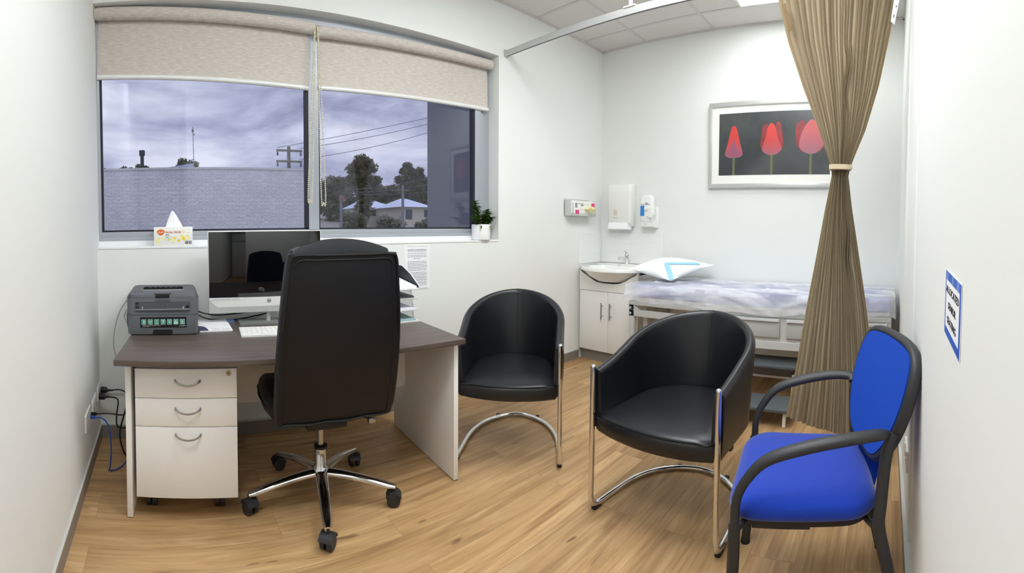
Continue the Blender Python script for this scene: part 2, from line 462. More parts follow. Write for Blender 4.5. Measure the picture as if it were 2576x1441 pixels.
def blockmat():
    m = bpy.data.materials.new('painted_blockwork'); m.use_nodes = True
    nt = m.node_tree; N = nt.nodes; L = nt.links; p = N['Principled BSDF']; p.inputs['Roughness'].default_value = 0.85
    tc = N.new('ShaderNodeTexCoord'); mp = N.new('ShaderNodeMapping'); mp.inputs['Rotation'].default_value = (R(90), 0, 0)
    L.new(tc.outputs['Object'], mp.inputs[0])
    br = N.new('ShaderNodeTexBrick'); br.inputs['Scale'].default_value = 1; br.inputs['Brick Width'].default_value = 0.36; br.inputs['Row Height'].default_value = 0.185
    br.inputs['Mortar Size'].default_value = 0.008; br.inputs['Color1'].default_value = lin((206, 205, 206)); br.inputs['Color2'].default_value = lin((216, 215, 215)); br.inputs['Mortar'].default_value = lin((186, 186, 190))
    L.new(mp.outputs[0], br.inputs['Vector'])
    n = N.new('ShaderNodeTexNoise'); n.inputs['Scale'].default_value = 0.35; n.inputs['Detail'].default_value = 6
    L.new(tc.outputs['Object'], n.inputs['Vector'])
    r = N.new('ShaderNodeValToRGB'); r.color_ramp.elements[0].position = 0.3; r.color_ramp.elements[0].color = (0.72, 0.72, 0.72, 1); r.color_ramp.elements[1].position = 0.45; r.color_ramp.elements[1].color = (1, 1, 1, 1)
    L.new(n.outputs['Fac'], r.inputs[0])
    mx = N.new('ShaderNodeMix'); mx.data_type = 'RGBA'; mx.blend_type = 'MULTIPLY'; mx.inputs[0].default_value = 0.5
    L.new(br.outputs['Color'], mx.inputs[6]); L.new(r.outputs[0], mx.inputs[7]); L.new(mx.outputs[2], p.inputs['Base Color'])
    n2 = N.new('ShaderNodeTexNoise'); n2.inputs['Scale'].default_value = 9; n2.inputs['Detail'].default_value = 4
    L.new(tc.outputs['Object'], n2.inputs['Vector'])
    b = N.new('ShaderNodeBump'); b.inputs['Strength'].default_value = 0.9; b.inputs['Distance'].default_value = 0.05
    L.new(n2.outputs['Fac'], b.inputs['Height']); L.new(b.outputs[0], p.inputs['Normal'])
    return m
M.block = blockmat()

# ------------------------------------------------------------------ sky
def sky():
    w = bpy.data.worlds.new('overcast_sky'); SC.world = w; w.use_nodes = True
    nt = w.node_tree; N = nt.nodes; L = nt.links; bg = N['Background']
    tc = N.new('ShaderNodeTexCoord'); mp = N.new('ShaderNodeMapping'); mp.inputs['Scale'].default_value = (1.0, 1.0, 3.2)
    L.new(tc.outputs['Generated'], mp.inputs[0])
    n = N.new('ShaderNodeTexNoise'); n.inputs['Scale'].default_value = 3.4; n.inputs['Detail'].default_value = 7; n.inputs['Roughness'].default_value = 0.55; n.inputs['Distortion'].default_value = 0.3
    L.new(mp.outputs[0], n.inputs['Vector'])
    r = N.new('ShaderNodeValToRGB'); e = r.color_ramp.elements
    e[0].position = 0.36; e[0].color = (0.27, 0.29, 0.42, 1); e[1].position = 0.66; e[1].color = (0.84, 0.85, 0.92, 1)
    k = e.new(0.5); k.color = (0.52, 0.54, 0.67, 1)
    L.new(n.outputs['Fac'], r.inputs[0])
    # an overcast sky is brighter overhead than at the skyline
    sp = N.new('ShaderNodeSeparateXYZ'); L.new(tc.outputs['Generated'], sp.inputs[0])
    up = N.new('ShaderNodeMapRange'); up.interpolation_type = 'SMOOTHSTEP'; up.inputs[1].default_value = 0.35; up.inputs[2].default_value = 0.95; up.inputs[3].default_value = 1.0; up.inputs[4].default_value = 3.0
    L.new(sp.outputs['Z'], up.inputs[0])
    sc = N.new('ShaderNodeVectorMath'); sc.operation = 'SCALE'; L.new(r.outputs[0], sc.inputs[0]); L.new(up.outputs[0], sc.inputs['Scale'])
    L.new(sc.outputs[0], bg.inputs[0])
    bg.inputs[1].default_value = SKY

sky()
# ================================================================== the room
XL, XR, YF, YB, ZC = -0.393, 3.829, 2.73, -0.112, 3.019
SILL, HEAD, XW = 1.148, 2.593, 2.432

bm = B(); box(bm, XL-0.2, XR+0.2, -1.7, YF+0.2, -0.12, 0); struct('floor', bm, M.floor)
bm = B(); box(bm, XL-0.15, XL, -1.65, YF+0.2, 0, ZC); struct('wall_left', bm, M.wall)
bm = B()
box(bm, XL, XR+0.15, YF, YF+0.2, 0, SILL); box(bm, XL, XR+0.15, YF, YF+0.2, HEAD, ZC); box(bm, XW, XR+0.15, YF, YF+0.2, SILL, HEAD)
struct('wall_front', bm, M.wall)
bm = B(); box(bm, XR, XR+0.15, YB-0.15, YF, 0, ZC); struct('wall_right', bm, M.wall)
bm = B(); box(bm, 0.315, XR, YB-0.15, YB, 0, ZC)
# the far stretch of this wall stands a little proud, with a soft edge
prism(bm, [(1.72, YB-0.01), (1.716, YB+0.003), (1.728, YB+0.007), (XR, YB+0.007), (XR, YB-0.01)], lambda u, v, d: V((u, v, d)), 0, ZC)
struct('wall_back', bm, M.wall)
bm = B(); box(bm, 0.315, 0.465, -1.65, YB-0.15, 0, ZC); struct('wall_entry_right', bm, M.wall)
bm = B(); box(bm, XL, 0.465, -1.65, -1.5, 0, ZC); struct('wall_entry_rear', bm, M.wall)

# ceiling: tiles lying on a grid of thin bars
bm = B(); box(bm, XL-0.15, XR+0.15, -1.7, YF+0.2, ZC, ZC+0.1); struct('ceiling', bm, M.ceil)
bm = B()
for y in (2.224, 1.541, 0.858, 0.175, -0.508, -1.191): box(bm, XL, XR, y-0.012, y+0.012, ZC-0.006, ZC+0.002)
for x in (3.507, 2.852, 2.196, 1.54, 0.885, 0.23): box(bm, x-0.012, x+0.012, -1.5, YF, ZC-0.0055, ZC+0.002)
box(bm, XL, XR, YF-0.022, YF, ZC-0.012, ZC+0.002); box(bm, XR-0.022, XR, YB, YF, ZC-0.012, ZC+0.002); box(bm, XL, XL+0.022, -1.5, YF, ZC-0.012, ZC+0.002); box(bm, 0.3, XR, YB, YB+0.022, ZC-0.012, ZC+0.002)
struct('trim_1', bm, M.tbar)

def light_panel(x0, x1, y0, y1, label, m=None):
    t = thing('ceiling_light', label, 'light', ((x0+x1)/2, (y0+y1)/2, ZC), group=None)
    w, d = (x1-x0)/2, (y1-y0)/2
    bm = B(); f = 0.018
    for a in ((-w, w, -d, -d+f), (-w, w, d-f, d), (-w, -w+f, -d+f, d-f), (w-f, w, -d+f, d-f)): box(bm, *a, -0.012, 0.0)
    obj('light_frame', bm, M.white, t, 0)
    bm = B(); box(bm, -w+f, w-f, -d+f, d-f, -0.007, -0.001); obj('diffuser', bm, m or M.light, t, 0)
light_panel(2.88, 3.495, 0.56, 1.186, 'square white ceiling light panel above the examination bed', M.light2)
light_panel(0.90, 1.525, 0.535, 1.185, 'long white fill light panel, added out of view over the floor in front of the desk')  # unseen panel, added to light the room
light_panel(1.56, 2.18, 0.875, 1.525, 'square white fill light panel, added out of view above the two black tub chairs')  # extra unseen panel, added to brighten the floor and chairs
light_panel(-0.37, 0.22, 0.19, 0.845, 'small white fill light panel, added out of view beside the left wall near the viewer')  # added out of view to brighten the left wall and pedestal front

# skirting
def skirt(name, x0, x1, y0, y1):
    bm = B(); box(bm, x0, x1, y0, y1, 0, 0.078); box(bm, x0, x1, y0, y1, 0.078, 0.085, mi=1)
    struct(name, bm, [M.skirt, M.skirtcap])
skirt('baseboard_left', XL, XL+0.010, -1.5, YF-0.010)
skirt('baseboard_front', XL, 3.46, YF-0.010, YF)
skirt('baseboard_right', XR-0.010, XR, YB+0.022, 2.03)
skirt('baseboard_back', 0.315, XR, YB, YB+0.022)

# window sill, packing strip, aluminium frame and two panes
bm = B(); box(bm, XL, XW, YF-0.004, YF+0.2, SILL-0.012, SILL+0.001, 0.002); box(bm, XL, 2.40, YF+0.085, YF+0.16, SILL, SILL+0.034)
struct('window_sill', bm, M.sill)
Y0, Y1 = 2.818, 2.885
FZ = SILL+0.034
bm = B()
box(bm, XL, 2.36, Y0-0.006, Y1, FZ, FZ+0.024, 0.002); box(bm, XL, 2.36, Y0, Y1, FZ+0.024, FZ+0.054, 0.002)          # bottom rail in two steps
box(bm, XL, 2.36, Y0, Y1, HEAD-0.05, HEAD, 0.002)
box(bm, XL, XL+0.018, Y0, Y1, FZ+0.054, HEAD-0.05, 0.002)
box(bm, 0.925, 0.995, Y0-0.004, Y1, FZ+0.054, HEAD-0.05, 0.003)                                             # mullion
box(bm, 2.265, 2.32, Y0, Y1, FZ+0.054, HEAD-0.05, 0.002); box(bm, 2.32, 2.36, Y0+0.02, Y1, FZ, HEAD, 0.002)
box(bm, 2.36, XW, Y0+0.03, Y1+0.03, SILL, HEAD)
struct('window_1', bm, M.alu)
wf = bpy.data.objects['window_1']
for k, (a, b) in enumerate(((XL+0.018, 0.925), (0.995, 2.265))):
    bm = B(); g = 0.011
    for q in ((a, b, FZ+0.054, FZ+0.054+g), (a, b, HEAD-0.05-g, HEAD-0.05)): box(bm, q[0], q[1], Y0+0.012, Y0+0.045, q[2], q[3])
    box(bm, a, a+g, Y0+0.012, Y0+0.045, FZ+0.054+g, HEAD-0.05-g); box(bm, b-g*1.6, b, Y0+0.004, Y0+0.045, FZ+0.054+g, HEAD-0.05-g)
    obj('gasket', bm, M.gasket, wf, 0)
    bm = B(); bm.faces.new([bm.verts.new(p) for p in ((a+g, Y0+0.03, FZ+0.06), (b-g, Y0+0.03, FZ+0.06), (b-g, Y0+0.03, HEAD-0.055), (a+g, Y0+0.03, HEAD-0.055))])
    obj('pane', bm, M.glass, wf, 0)

# entry door behind the viewer
bm = B(); box(bm, XL+0.06, 0.26, -1.5, -1.485, 0, 2.10); box(bm, XL+0.06, 0.26, -1.5, -1.485, 2.16, 2.62, mi=0)
struct('door_1', bm, M.door)
bm = B()
for a in ((XL+0.01, XL+0.06, 0, 2.66), (0.26, 0.31, 0, 2.66)): box(bm, a[0], a[1], -1.5, -1.47, a[2], a[3])
box(bm, XL+0.06, 0.26, -1.5, -1.47, 2.10, 2.16); box(bm, XL+0.06, 0.26, -1.5, -1.47, 2.62, 2.66)
struct('trim_2', bm, M.silverd)

# ------------------------------------------------------------------ roller blinds
def blind(x0, x1, zt, tilt, label, chain_side, drop=0.0):
    t = thing('roller_blind', label, 'blind', ((x0+x1)/2, YF+0.052, zt), rot=(0, R(tilt), 0), group=None)
    h = (x1-x0)/2; r = 0.037
    bm = B(); cyl(bm, (-h+0.012, 0, 0), (h-0.012, 0, 0), r, n=32); obj('roller', bm, M.blind, t, 30)
    for s in (-1, 1):
        bm = B(); cyl(bm, (s*(h-0.011), 0, 0), (s*(h-0.001), 0, 0), 0.034, n=24); box(bm, min(s*(h-0.004), s*h), max(s*(h-0.004), s*h), -0.02, 0.02, -0.02, 0.037)
        obj('end_bracket', bm, M.chain, t, 30)
    bm = B()
    w = h-0.018
    loft(bm, [[V((-w, 0.018 + a, b)), V((w, 0.018 + a, b)), V((w, 0.0195 + a, b)), V((-w, 0.0195 + a, b))] for a, b in ((0.0165, -0.005), (0.012, -0.12), (0.011, -0.37+drop))])
    obj('blind_fabric', bm, M.blind, t, 0)
    bm = B(); cyl(bm, (-w, 0.030, -0.383+drop), (w, 0.030, -0.383+drop), 0.0155, n=20); obj('hem_bar', bm, M.hem, t, 40)
    # looped bead chain
    s = chain_side; xc = s*(h-0.006); Lc = 1.08
    pts = [V((xc, -0.037 + 0.004, 0.0)), V((xc - 0.008*s, -0.038, -0.5)), V((xc - 0.014*s, -0.038, -Lc+0.03)), V((xc, -0.036, -Lc)), V((xc + 0.014*s, -0.038, -Lc+0.03)), V((xc + 0.010*s, -0.038, -0.5)), V((xc + 0.004*s, -0.033, 0.01))]
    if s < 0: pts = [V((xc + (p.x - xc) + 0.0, p.y, p.z)) for p in pts]
    P = catmull(pts, 12); bm = B(); tube(bm, pts, 0.0012, 6, 8)
    acc = 0; last = P[0]; step = 0.013
    for q in P[1:]:
        d = (q - last).length; a = step - acc
        while a <= d:
            ball(bm, last.lerp(q, a/d), 0.0052, u=6, v=4); a += step
        acc = d - (a - step); last = q
    obj('bead_chain', bm, M.chain, t, 60)
blind(XL+0.002, 0.955, 2.527, 2.1, 'beige roller blind pulled a quarter down over the left window pane', 1, 0.014)
blind(0.965, 2.395, 2.505, -1.5, 'beige roller blind pulled a quarter down over the right window pane', -1, 0.040)

# ------------------------------------------------------------------ outside
bm = B()
rings = [(2.93, -0.25), (19.0, -0.1), (40.0, 0.9), (60.0, 2.6), (110, 5.0)]
for (ya, za), (yb, zb) in zip(rings, rings[1:]):
    bm.faces.new([bm.verts.new(p) for p in ((-60, ya, za), (120, ya, za), (120, yb, zb), (-60, yb, zb))])
bmesh.ops.remove_doubles(bm, verts=bm.verts[:], dist=0.001)
struct('outside_ground', bm, M.ground)
bm = B(); box(bm, 2.50, 3.2, 2.93, 3.868, -0.25, 4.2); struct('outside_wall', bm, M.concrete)

t = thing('block_wall', 'long pale painted block wall outside behind the left window pane', 'wall', (1.0, 22, -0.25))
bm = B(); box(bm, -16, 6.35, 0, 0.25, 0, 4.33); obj('blockwork', bm, M.block, t, 0)
bm = B(); box(bm, -16, 6.38, -0.03, 0.28, 4.33, 4.43); obj('coping', bm, M.silver, t, 0)

t = thing('roof_ridge', 'pale sheet roof ridge just above the block wall beside the antenna', 'roof', (0.3, 25.5, 0.0))
bm = B(); prism(bm, [(-0.9, 4.2), (1.45, 4.2), (1.45, 4.87), (-0.9, 4.5)], lambda u, v, d: V((u, d, v)), 0, 5)
obj('roof_sheet', bm, M.roof, t, 0)
bm = B(); box(bm, -0.8, 1.4, 0.1, 4.9, -0.2, 4.2); obj('wall', bm, M.hwall, t, 0)

t = thing('antenna_mast', 'thin television antenna mast rising above the block wall', 'antenna', (1.76, 25.2, 0.0))
bm = B(); tube(bm, [(0.0, 0, 0), (-0.01, 0, 4.4), (-0.05, 0, 6.7)], 0.022, 6, 2); obj('mast', bm, M.silverd, t)
bm = B(); box(bm, -0.11, 0.02, -0.04, 0.04, 6.55, 6.62); box(bm, -0.07, -0.03, -0.04, 0.04, 6.45, 6.78); box(bm, -0.02, 0.06, -0.03, 0.03, 6.35, 6.40); obj('antenna_head', bm, M.wire, t, 0)

t = thing('flue_pipe', 'dark flue pipe with a cap poking up behind the block wall', 'pipe', (-1.02, 24, 0.0))
bm = B(); cyl(bm, (0, 0, 0), (0, 0, 5.1), 0.095, n=12); obj('pipe', bm, M.castor, t)
bm = B(); cyl(bm, (0, 0, 5.08), (0, 0, 5.34), 0.15, 0.15, n=12); obj('cap', bm, M.castor, t)

def power_pole(loc, h, arms, label):
    t = thing('power_pole', label, 'pole', loc)
    bm = B(); cyl(bm, (0, 0, 0), (0, 0, h), 0.15, 0.12, n=10); obj('pole', bm, M.timber, t)
    for z, w, n in arms:
        bm = B(); box(bm, -w, w, -0.17, -0.09, z-0.07, z+0.07); ar = obj('crossarm', bm, M.timber, t, 0)
        for k in range(n):
            x = -w*0.9 + 1.8*w*k/(n-1); bm = B(); lathe(bm, [(0.03, -0.34), (0.075, -0.32), (0.05, -0.22), (0.075, -0.18), (0.03, -0.07)], 8, Matrix.Translation((x, -0.13, z)))
            obj('insulator', bm, M.wire, ar)
power_pole((8.45, 30, 0.4), 6.3, [(6.0, 0.9, 2), (5.28, 0.9, 3)], 'timber power pole with two crossarms above the block wall')

def wire(name_label, a, b, sag, r=0.018):
    a, b = V(a), V(b)
    bm = B(); tube(bm, [a.lerp(b, k/8) - V((0, 0, sag*4*(k/8)*(1-k/8))) for k in range(9)], r, 5, 2)
    tag(obj('outside_wire', bm, M.wire), name_label, 'wire')
wire('highest overhead wire running right from the power pole', (7.65, 30, 6.60), (20.6, 27.5, 9.85), 0.25)
wire('second overhead wire from the top, running right from the pole', (9.25, 30, 6.60), (20.6, 28.2, 9.5), 0.3)
wire('lowest of the three wires rising right from the power pole', (9.25, 30, 5.85), (20.6, 29.0, 8.95), 0.35)
wire('upper slack wire crossing in front of the far tree band', (10.5, 27, 3.55), (17.6, 27, 4.7), 0.2)
wire('middle slack wire crossing in front of the far tree band', (10.5, 27, 3.45), (17.6, 27, 4.2), 0.2)
wire('bottom slack wire crossing in front of the far tree band', (10.5, 27, 3.38), (17.6, 27, 3.7), 0.15)

def lamp_pole(loc, h, label, head):
    t = thing('street_pole', label, 'pole', loc)
    bm = B(); cyl(bm, (0, 0, 0), (0, 0, h), 0.10, 0.085, n=10); obj('pole', bm, M.concrete, t)
    if head:
        bm = B(); box(bm, -0.2, 0.2, -0.14, -0.105, h-0.5, h-0.05, 0.03); obj('sign_face', bm, M.signrust, t, 0)
    else:
        bm = B(); box(bm, -0.5, 0.5, -0.08, 0.0, h-0.35, h-0.28); obj('crossarm', bm, M.timber, t, 0)
lamp_pole((14.33, 25, 0.1), 3.75, 'plain grey street pole in front of the far right house', False)
lamp_pole((11.0, 27, 0.2), 3.1, 'short street pole with a small round-cornered sign near the mullion', True)

# leaf cards grouped in clumps round the crown
def leafcloud(bm, clumps, n, size, seed):
    rd = random.Random(seed)
    for c, r in clumps:
        for k in range(n):
            d = V((rd.gauss(0, 1), rd.gauss(0, 1), rd.gauss(0, 1))).normalized() * (r * (0.45 + 0.6 * rd.random()))
            p = V(c) + V((d.x, d.y, d.z * 0.8))
            a = V((rd.gauss(0, 1), rd.gauss(0, 1), rd.gauss(0, 1))).normalized(); b = a.orthogonal().normalized()
            s = size * (0.6 + 0.8 * rd.random())
            bm.faces.new([bm.verts.new(q) for q in (p - a*s, p - b*s*0.5, p + a*s, p + b*s*0.5)])
        ball(bm, c, r*0.62, u=8, v=6)
def tree(loc, clumps, th, tr, label, n=150, size=0.17, seed=1, name='gum_tree', mats=None, cat='tree', group=None):
    n = int(n*2.6)
    if not th:
        bm = B(); leafcloud(bm, clumps, n, size, seed); return tag(obj(name, bm, mats, None, 0, loc), label, cat, group)
    t = thing(name, label, cat, loc, group=group)
    bm = B(); leafcloud(bm, clumps, n, size, seed); obj('foliage', bm, mats or M.fol, t, 0)
    if th:
        bm = B(); tube(bm, [(0, 0, 0), (0.06, 0, th*0.5), (0, 0, th)], [tr, tr*0.8, tr*0.5], 8, 4)
        for c, r in clumps[:6]: tube(bm, [(0, 0, th*0.7), (c[0]*0.55, c[1]*0.5, th*0.7 + (c[2]-th*0.7)*0.6), c], [tr*0.4, tr*0.25, tr*0.1], 6, 3)
        obj('trunk', bm, M.bark, t)
tree((18.6, 40, 0.6), [((-0.2, 0, 7.0), 0.75), ((-1.0, 0.2, 6.2), 0.7), ((0.7, 0, 6.3), 0.8), ((1.5, 0.2, 5.2), 0.55), ((-1.1, 0, 5.3), 0.6), ((0.0, 0, 5.7), 0.9), ((1.2, 0, 4.7), 0.4), ((0.1, 0, 4.6), 0.7), ((-0.2, 0, 3.7), 0.65), ((0.1, 0.1, 2.8), 0.75), ((0, 0, 1.8), 0.7), ((-0.5, 0, 1.0), 0.6), ((0.5, 0.3, 6.9), 0.6), ((-0.6, -0.3, 6.6), 0.6), ((0.4, -0.2, 5.2), 0.6), ((-0.5, 0.2, 5.0), 0.6), ((0.3, 0, 3.2), 0.7), ((-0.3, 0, 2.3), 0.7)], 6.2, 0.36, 'tall dark gum tree with clumped crown in the right pane', 150, 0.16, 3)
tree((26.7, 45, 1.0), [((-0.3, 0, 7.1), 0.6), ((-0.8, 0, 6.5), 0.5), ((1.3, 0, 6.6), 0.6), ((0.4, 0, 6.2), 0.6), ((-1.3, 0, 5.5), 0.6), ((2.0, 0, 5.6), 0.6), ((0.3, 0, 5.3), 0.8), ((-0.6, 0, 4.9), 0.6), ((1.2, 0, 5.0), 0.6), ((0.2, 0.2, 6.7), 0.5), ((0.8, 0, 5.8), 0.6), ((-0.5, 0, 5.7), 0.6), ((1.6, 0.2, 6.1), 0.5)], 6.3, 0.22, 'open-crowned gum tree above the right house roof', 130, 0.17, 5)
tree((1.5, 28, 0.02), [((-0.2, 0, 5.15), 0.46), ((0.3, 0, 5.05), 0.46), ((-0.55, 0, 4.8), 0.25), ((0.6, 0, 4.7), 0.3), ((0.9, 0, 4.5), 0.22), ((0.1, 0, 4.5), 0.4)], 4.6, 0.12, 'round tree top behind the block wall beside the antenna', 110, 0.09, 9)
tree((-3.75, 28, 0.05), [((-0.2, 0, 4.85), 0.4), ((0.2, 0, 4.7), 0.3)], 4.6, 0.1, 'tree top at the far left end of the block wall', 90, 0.09, 11)
tree((-2.15, 28, 0.1), [((-0.15, 0, 4.8), 0.25), ((0.25, 0, 4.72), 0.22), ((0.55, 0, 4.75), 0.12)], 4.5, 0.08, 'ragged tree top between wall end and flue pipe', 80, 0.08, 12)
tree((-1.25, 26.5, 0.05), [((0, 0, 4.7), 0.33), ((0.3, 0, 4.7), 0.2)], 4.5, 0.08, 'small rounded tree top right under the flue pipe', 80, 0.08, 13)
tree((6.5, 30, -0.1), [((0, 0, 4.68), 0.2)], 4.4, 0.06, 'tiny tuft of leaves on the wall top left of the power pole', 60, 0.08, 14)
rd = random.Random(4)
lab = ['dark bushy tree beside the window mullion, end of the tree band', 'second bushy tree of the far band right of the mullion', 'bushy tree of the far band just left of the tall gum', 'bushy tree of the far band just right of the tall gum',
       'bushy tree rising behind the left house roof', 'bushy tree between the two house roofs', 'bushy tree behind the right house roof', 'last bushy tree of the far band, beside the grey outside wall']
for k in range(8):
    yy = 52.5 if k % 2 else 56.5; x = (17.9 + k*2.0)*yy/50; h = (5.1, 5.6, 5.5, 5.0, 4.7, 4.9, 5.5, 5.7)[k]
    cl = [((rd.uniform(-1.0, 1.0), rd.uniform(-0.4, 0.4), rd.uniform(0.6, h-1.0)), rd.uniform(1.0, 1.35)) for _ in range(11)] + [((-0.7, 0, h-0.9), 0.9), ((0.6, 0, h-0.7), 0.8)]
    tree((x, yy, 2.0 if k % 2 else 2.3), cl, 0, 0, lab[k], 90, 0.24, 20+k, 'bushy_tree', M.fol2, 'tree', 'far trees outside the right pane')
for k, (x, h, l) in enumerate(((15.6, 1.5, 'low garden bush beside the short street pole'), (17.5, 1.3, 'low garden bush at the foot of the tall gum'), (19.2, 1.1, 'low garden bush below the left house wall'), (21.0, 1.0, 'low garden bush below the right house wall'))):
    tree((x, 32.5 if k % 2 else 35.5, 0.6), [((rd.uniform(-0.7, 0.7), 0, rd.uniform(0.3, h)), rd.uniform(0.5, 0.8)) for _ in range(6)], 0, 0, l, 80, 0.16, 40+k, 'garden_bush', M.fol2, 'bush', 'garden bushes outside the right pane')

def house(loc, w, d, h, rh, label, win):
    t = thing('house', label, 'house', loc)
    bm = B(); box(bm, -w/2, w/2, 0, d, 0, h); wl = obj('wall', bm, M.hwall, t, 0)
    e = 0.35; a, b = -w/2-e, w/2+e; c0, c1 = -e, d+e; k = min(w, d)/2
    bm = B(); q = [bm.verts.new(p) for p in ((a, c0, h), (b, c0, h), (b, c1, h), (a, c1, h), (a+k, (c0+c1)/2, h+rh), (b-k, (c0+c1)/2, h+rh))]
    for f in ((0, 1, 5, 4), (1, 2, 5), (2, 3, 4, 5), (3, 0, 4), (3, 2, 1, 0)): bm.faces.new([q[i] for i in f])
    bmesh.ops.recalc_face_normals(bm, faces=bm.faces[:]); obj('roof', bm, M.roof, t, 0)
    for x0, x1, z0, z1 in win:
        bm = B(); box(bm, x0, x1, -0.04, 0.02, z0, z1); obj('window', bm, M.hdark, t, 0)
house((22.0, 44, 0.95), 3.2, 5, 2.35, 1.1, 'pale house with hipped metal roof behind the tall gum tree', [(-0.9, -0.1, 1.5, 2.1)])
house((23.3, 38, 0.8), 3.2, 5, 2.35, 0.95, 'pale house with hipped metal roof beside the grey outside wall', [(-1.2, -0.5, 1.2, 2.1), (0.9, 1.4, 1.4, 2.1)])
house((13.9, 43, 1.1), 1.2, 3, 1.5, 0.6, 'little white house peeping through bushes near the mullion', [(-0.3, 0.2, 0.7, 1.2)])

t = thing('metal_fence', 'low grey-blue metal fence along the bottom of the right pane', 'fence', (12, 22, -0.1))
bm = B(); box(bm, -2.0, 3.6, 0, 0.04, 0, 1.27); obj('panel', bm, M.fence, t, 0)
bm = B(); box(bm, -0.75, -0.45, -0.03, 0.0, 0.95, 1.2); obj('sign_board', bm, M.paper, t, 0)
# ================================================================== desk and what stands on it
DA = R(-5.2); DX, DY = -0.214, 1.885
def dw(x, y, z=0.0):
    """desk coordinates -> world"""
    return (DX + x*cos(DA) - y*sin(DA), DY + x*sin(DA) + y*cos(DA), z)
TOP = 0.712
t = thing('office_desk', 'wide desk with dark wood-grain top and white panel legs under the window', 'desk', (DX, DY, 0), DA)
bm = B(); box(bm, 0, 1.567, 0, 0.838, TOP-0.026, TOP, 0.003); obj('desk_top', bm, M.desk, t, 30)
bm = B(); box(bm, 0.033, 0.058, 0.085, 0.79, 0.004, TOP-0.026, 0.0015); obj('panel_leg', bm, M.ivory, t, 30)
bm = B(); box(bm, 1.533, 1.558, 0.055, 0.79, 0.004, TOP-0.026, 0.0015); obj('panel_leg', bm, M.ivory, t, 30)
bm = B(); box(bm, 0.058, 1.533, 0.62, 0.638, 0.30, TOP-0.026, 0.001); obj('modesty_panel', bm, M.ivory, t, 30)
for x in (0.0455, 1.5455):
    for y in (0.12, 0.74):
        bm = B(); cyl(bm, (x, y, 0), (x, y, 0.006), 0.010, n=12); obj('glide_foot', bm, M.rubber, t)

# drawer pedestal
p0 = dw(0.075, 0.088)
t = thing('drawer_pedestal', 'white three-drawer pedestal on black castors under the left end of the desk', 'drawers', (p0[0], p0[1], 0), DA)
PW, PD, PZ0, PZ1 = 0.437, 0.50, 0.098, 0.655
bm = B(); box(bm, 0.002, PW-0.002, 0.021, PD, PZ0, PZ1); obj('carcass', bm, M.ivory, t, 0)
zs = [(0.5275, PZ1-0.002), (0.4045, 0.5245), (PZ0-0.004, 0.4015)]
for k, (a, b) in enumerate(zs):
    bm = B(); box(bm, 0, PW, 0, 0.019, a, b, 0.0015); d = obj('drawer', bm, M.ivory, t, 30)
    zc = (0.598, 0.4775, 0.366)[k]; xc = 0.227
    bm = B(); tube(bm, [(xc-0.054, -0.001, zc+0.007), (xc-0.049, -0.012, zc+0.003), (xc-0.030, -0.024, zc-0.004), (xc, -0.028, zc-0.008), (xc+0.030, -0.024, zc-0.004), (xc+0.049, -0.012, zc+0.003), (xc+0.054, -0.001, zc+0.007)], [0.0045, 0.0042, 0.0036, 0.0034, 0.0036, 0.0042, 0.0045], 10, 5, flat=(1, 1.3))
    obj('handle', bm, M.steel, d)
    if k == 0:
        bm = B(); cyl(bm, (0.402, 0.0, 0.634), (0.402, -0.004, 0.634), 0.0115, n=24); box(bm, 0.4008, 0.4032, -0.0046, -0.0035, 0.628, 0.640, mi=1)
        obj('lock', bm, [M.brass, M.seam], d, 30)
for x in (0.055, PW-0.075):
    for y in (0.11, 0.42):
        bm = B()
        for s in (-0.013, 0.013): cyl(bm, (x+s-0.009, y, 0.030), (x+s+0.009, y, 0.030), 0.030, n=20)
        box(bm, x-0.02, x+0.02, y-0.022, y+0.016, 0.045, 0.068, 0.005); cyl(bm, (x, y, 0.06), (x, y, PZ0), 0.012, n=10)
        obj('castor', bm, M.castor, t, 40)

# printer
q = dw(0.04, 0.455, TOP)
t = thing('laser_printer', 'grey laser printer with a strip of green pictograms on the left of the desk', 'printer', (-0.008, 2.325, TOP), R(-1.5))
W2 = 0.182; Dp = 0.365
def rr(w, d, r, z, cy=None):
    cy = Dp/2 if cy is None else cy
    return [V((x, y+cy, z)) for x, y in rrect(w, d, r, 4)]
bm = B(); loft(bm, [rr(2*W2-0.012, Dp-0.004, 0.03, 0.004), rr(2*W2-0.004, Dp, 0.032, 0.008), rr(2*W2, Dp, 0.034, 0.102)])
lo = obj('paper_cassette', bm, M.printer, t, 35)
bm = B(); loft(bm, [rr(2*W2-0.006, Dp-0.006, 0.032, 0.100), rr(2*W2-0.006, Dp-0.006, 0.032, 0.1055)]); obj('joint_line', bm, M.seam, t, 35)
bm = B(); loft(bm, [rr(2*W2, Dp, 0.034, 0.1045), rr(2*W2+0.004, Dp+0.002, 0.036, 0.188)])
up = obj('printer_body', bm, M.printer, t, 35)
bm = B()
loft(bm, [rr(2*W2+0.002, Dp, 0.036, 0.186), rr(2*W2, Dp-0.002, 0.036, 0.194), rr(2*W2-0.014, Dp-0.014, 0.034, 0.206), rr(2*W2-0.03, Dp-0.06, 0.03, 0.213, Dp/2+0.022)])
lid = obj('top_cover', bm, M.printerd, t, 35)
bm = B(); box(bm, -0.036, 0.036, -0.003, 0.030, 0.190, 0.2125, 0.003); box(bm, -0.044, 0.044, 0.012, 0.018, 0.205, 0.211); obj('output_flap', bm, M.black, lid, 30)
bm = B()
o = [(-0.108, 0.13), (0.108, 0.13), (0.108, 0.25), (0.100, 0.265), (-0.100, 0.265), (-0.108, 0.25)]
prism(bm, o, lambda u, v, d: V((u, v, d)), 0.2132, 0.2142); obj('output_slot', bm, mat('slot_black', (6, 6, 7), 0.9, spec=0.1), lid, 0)
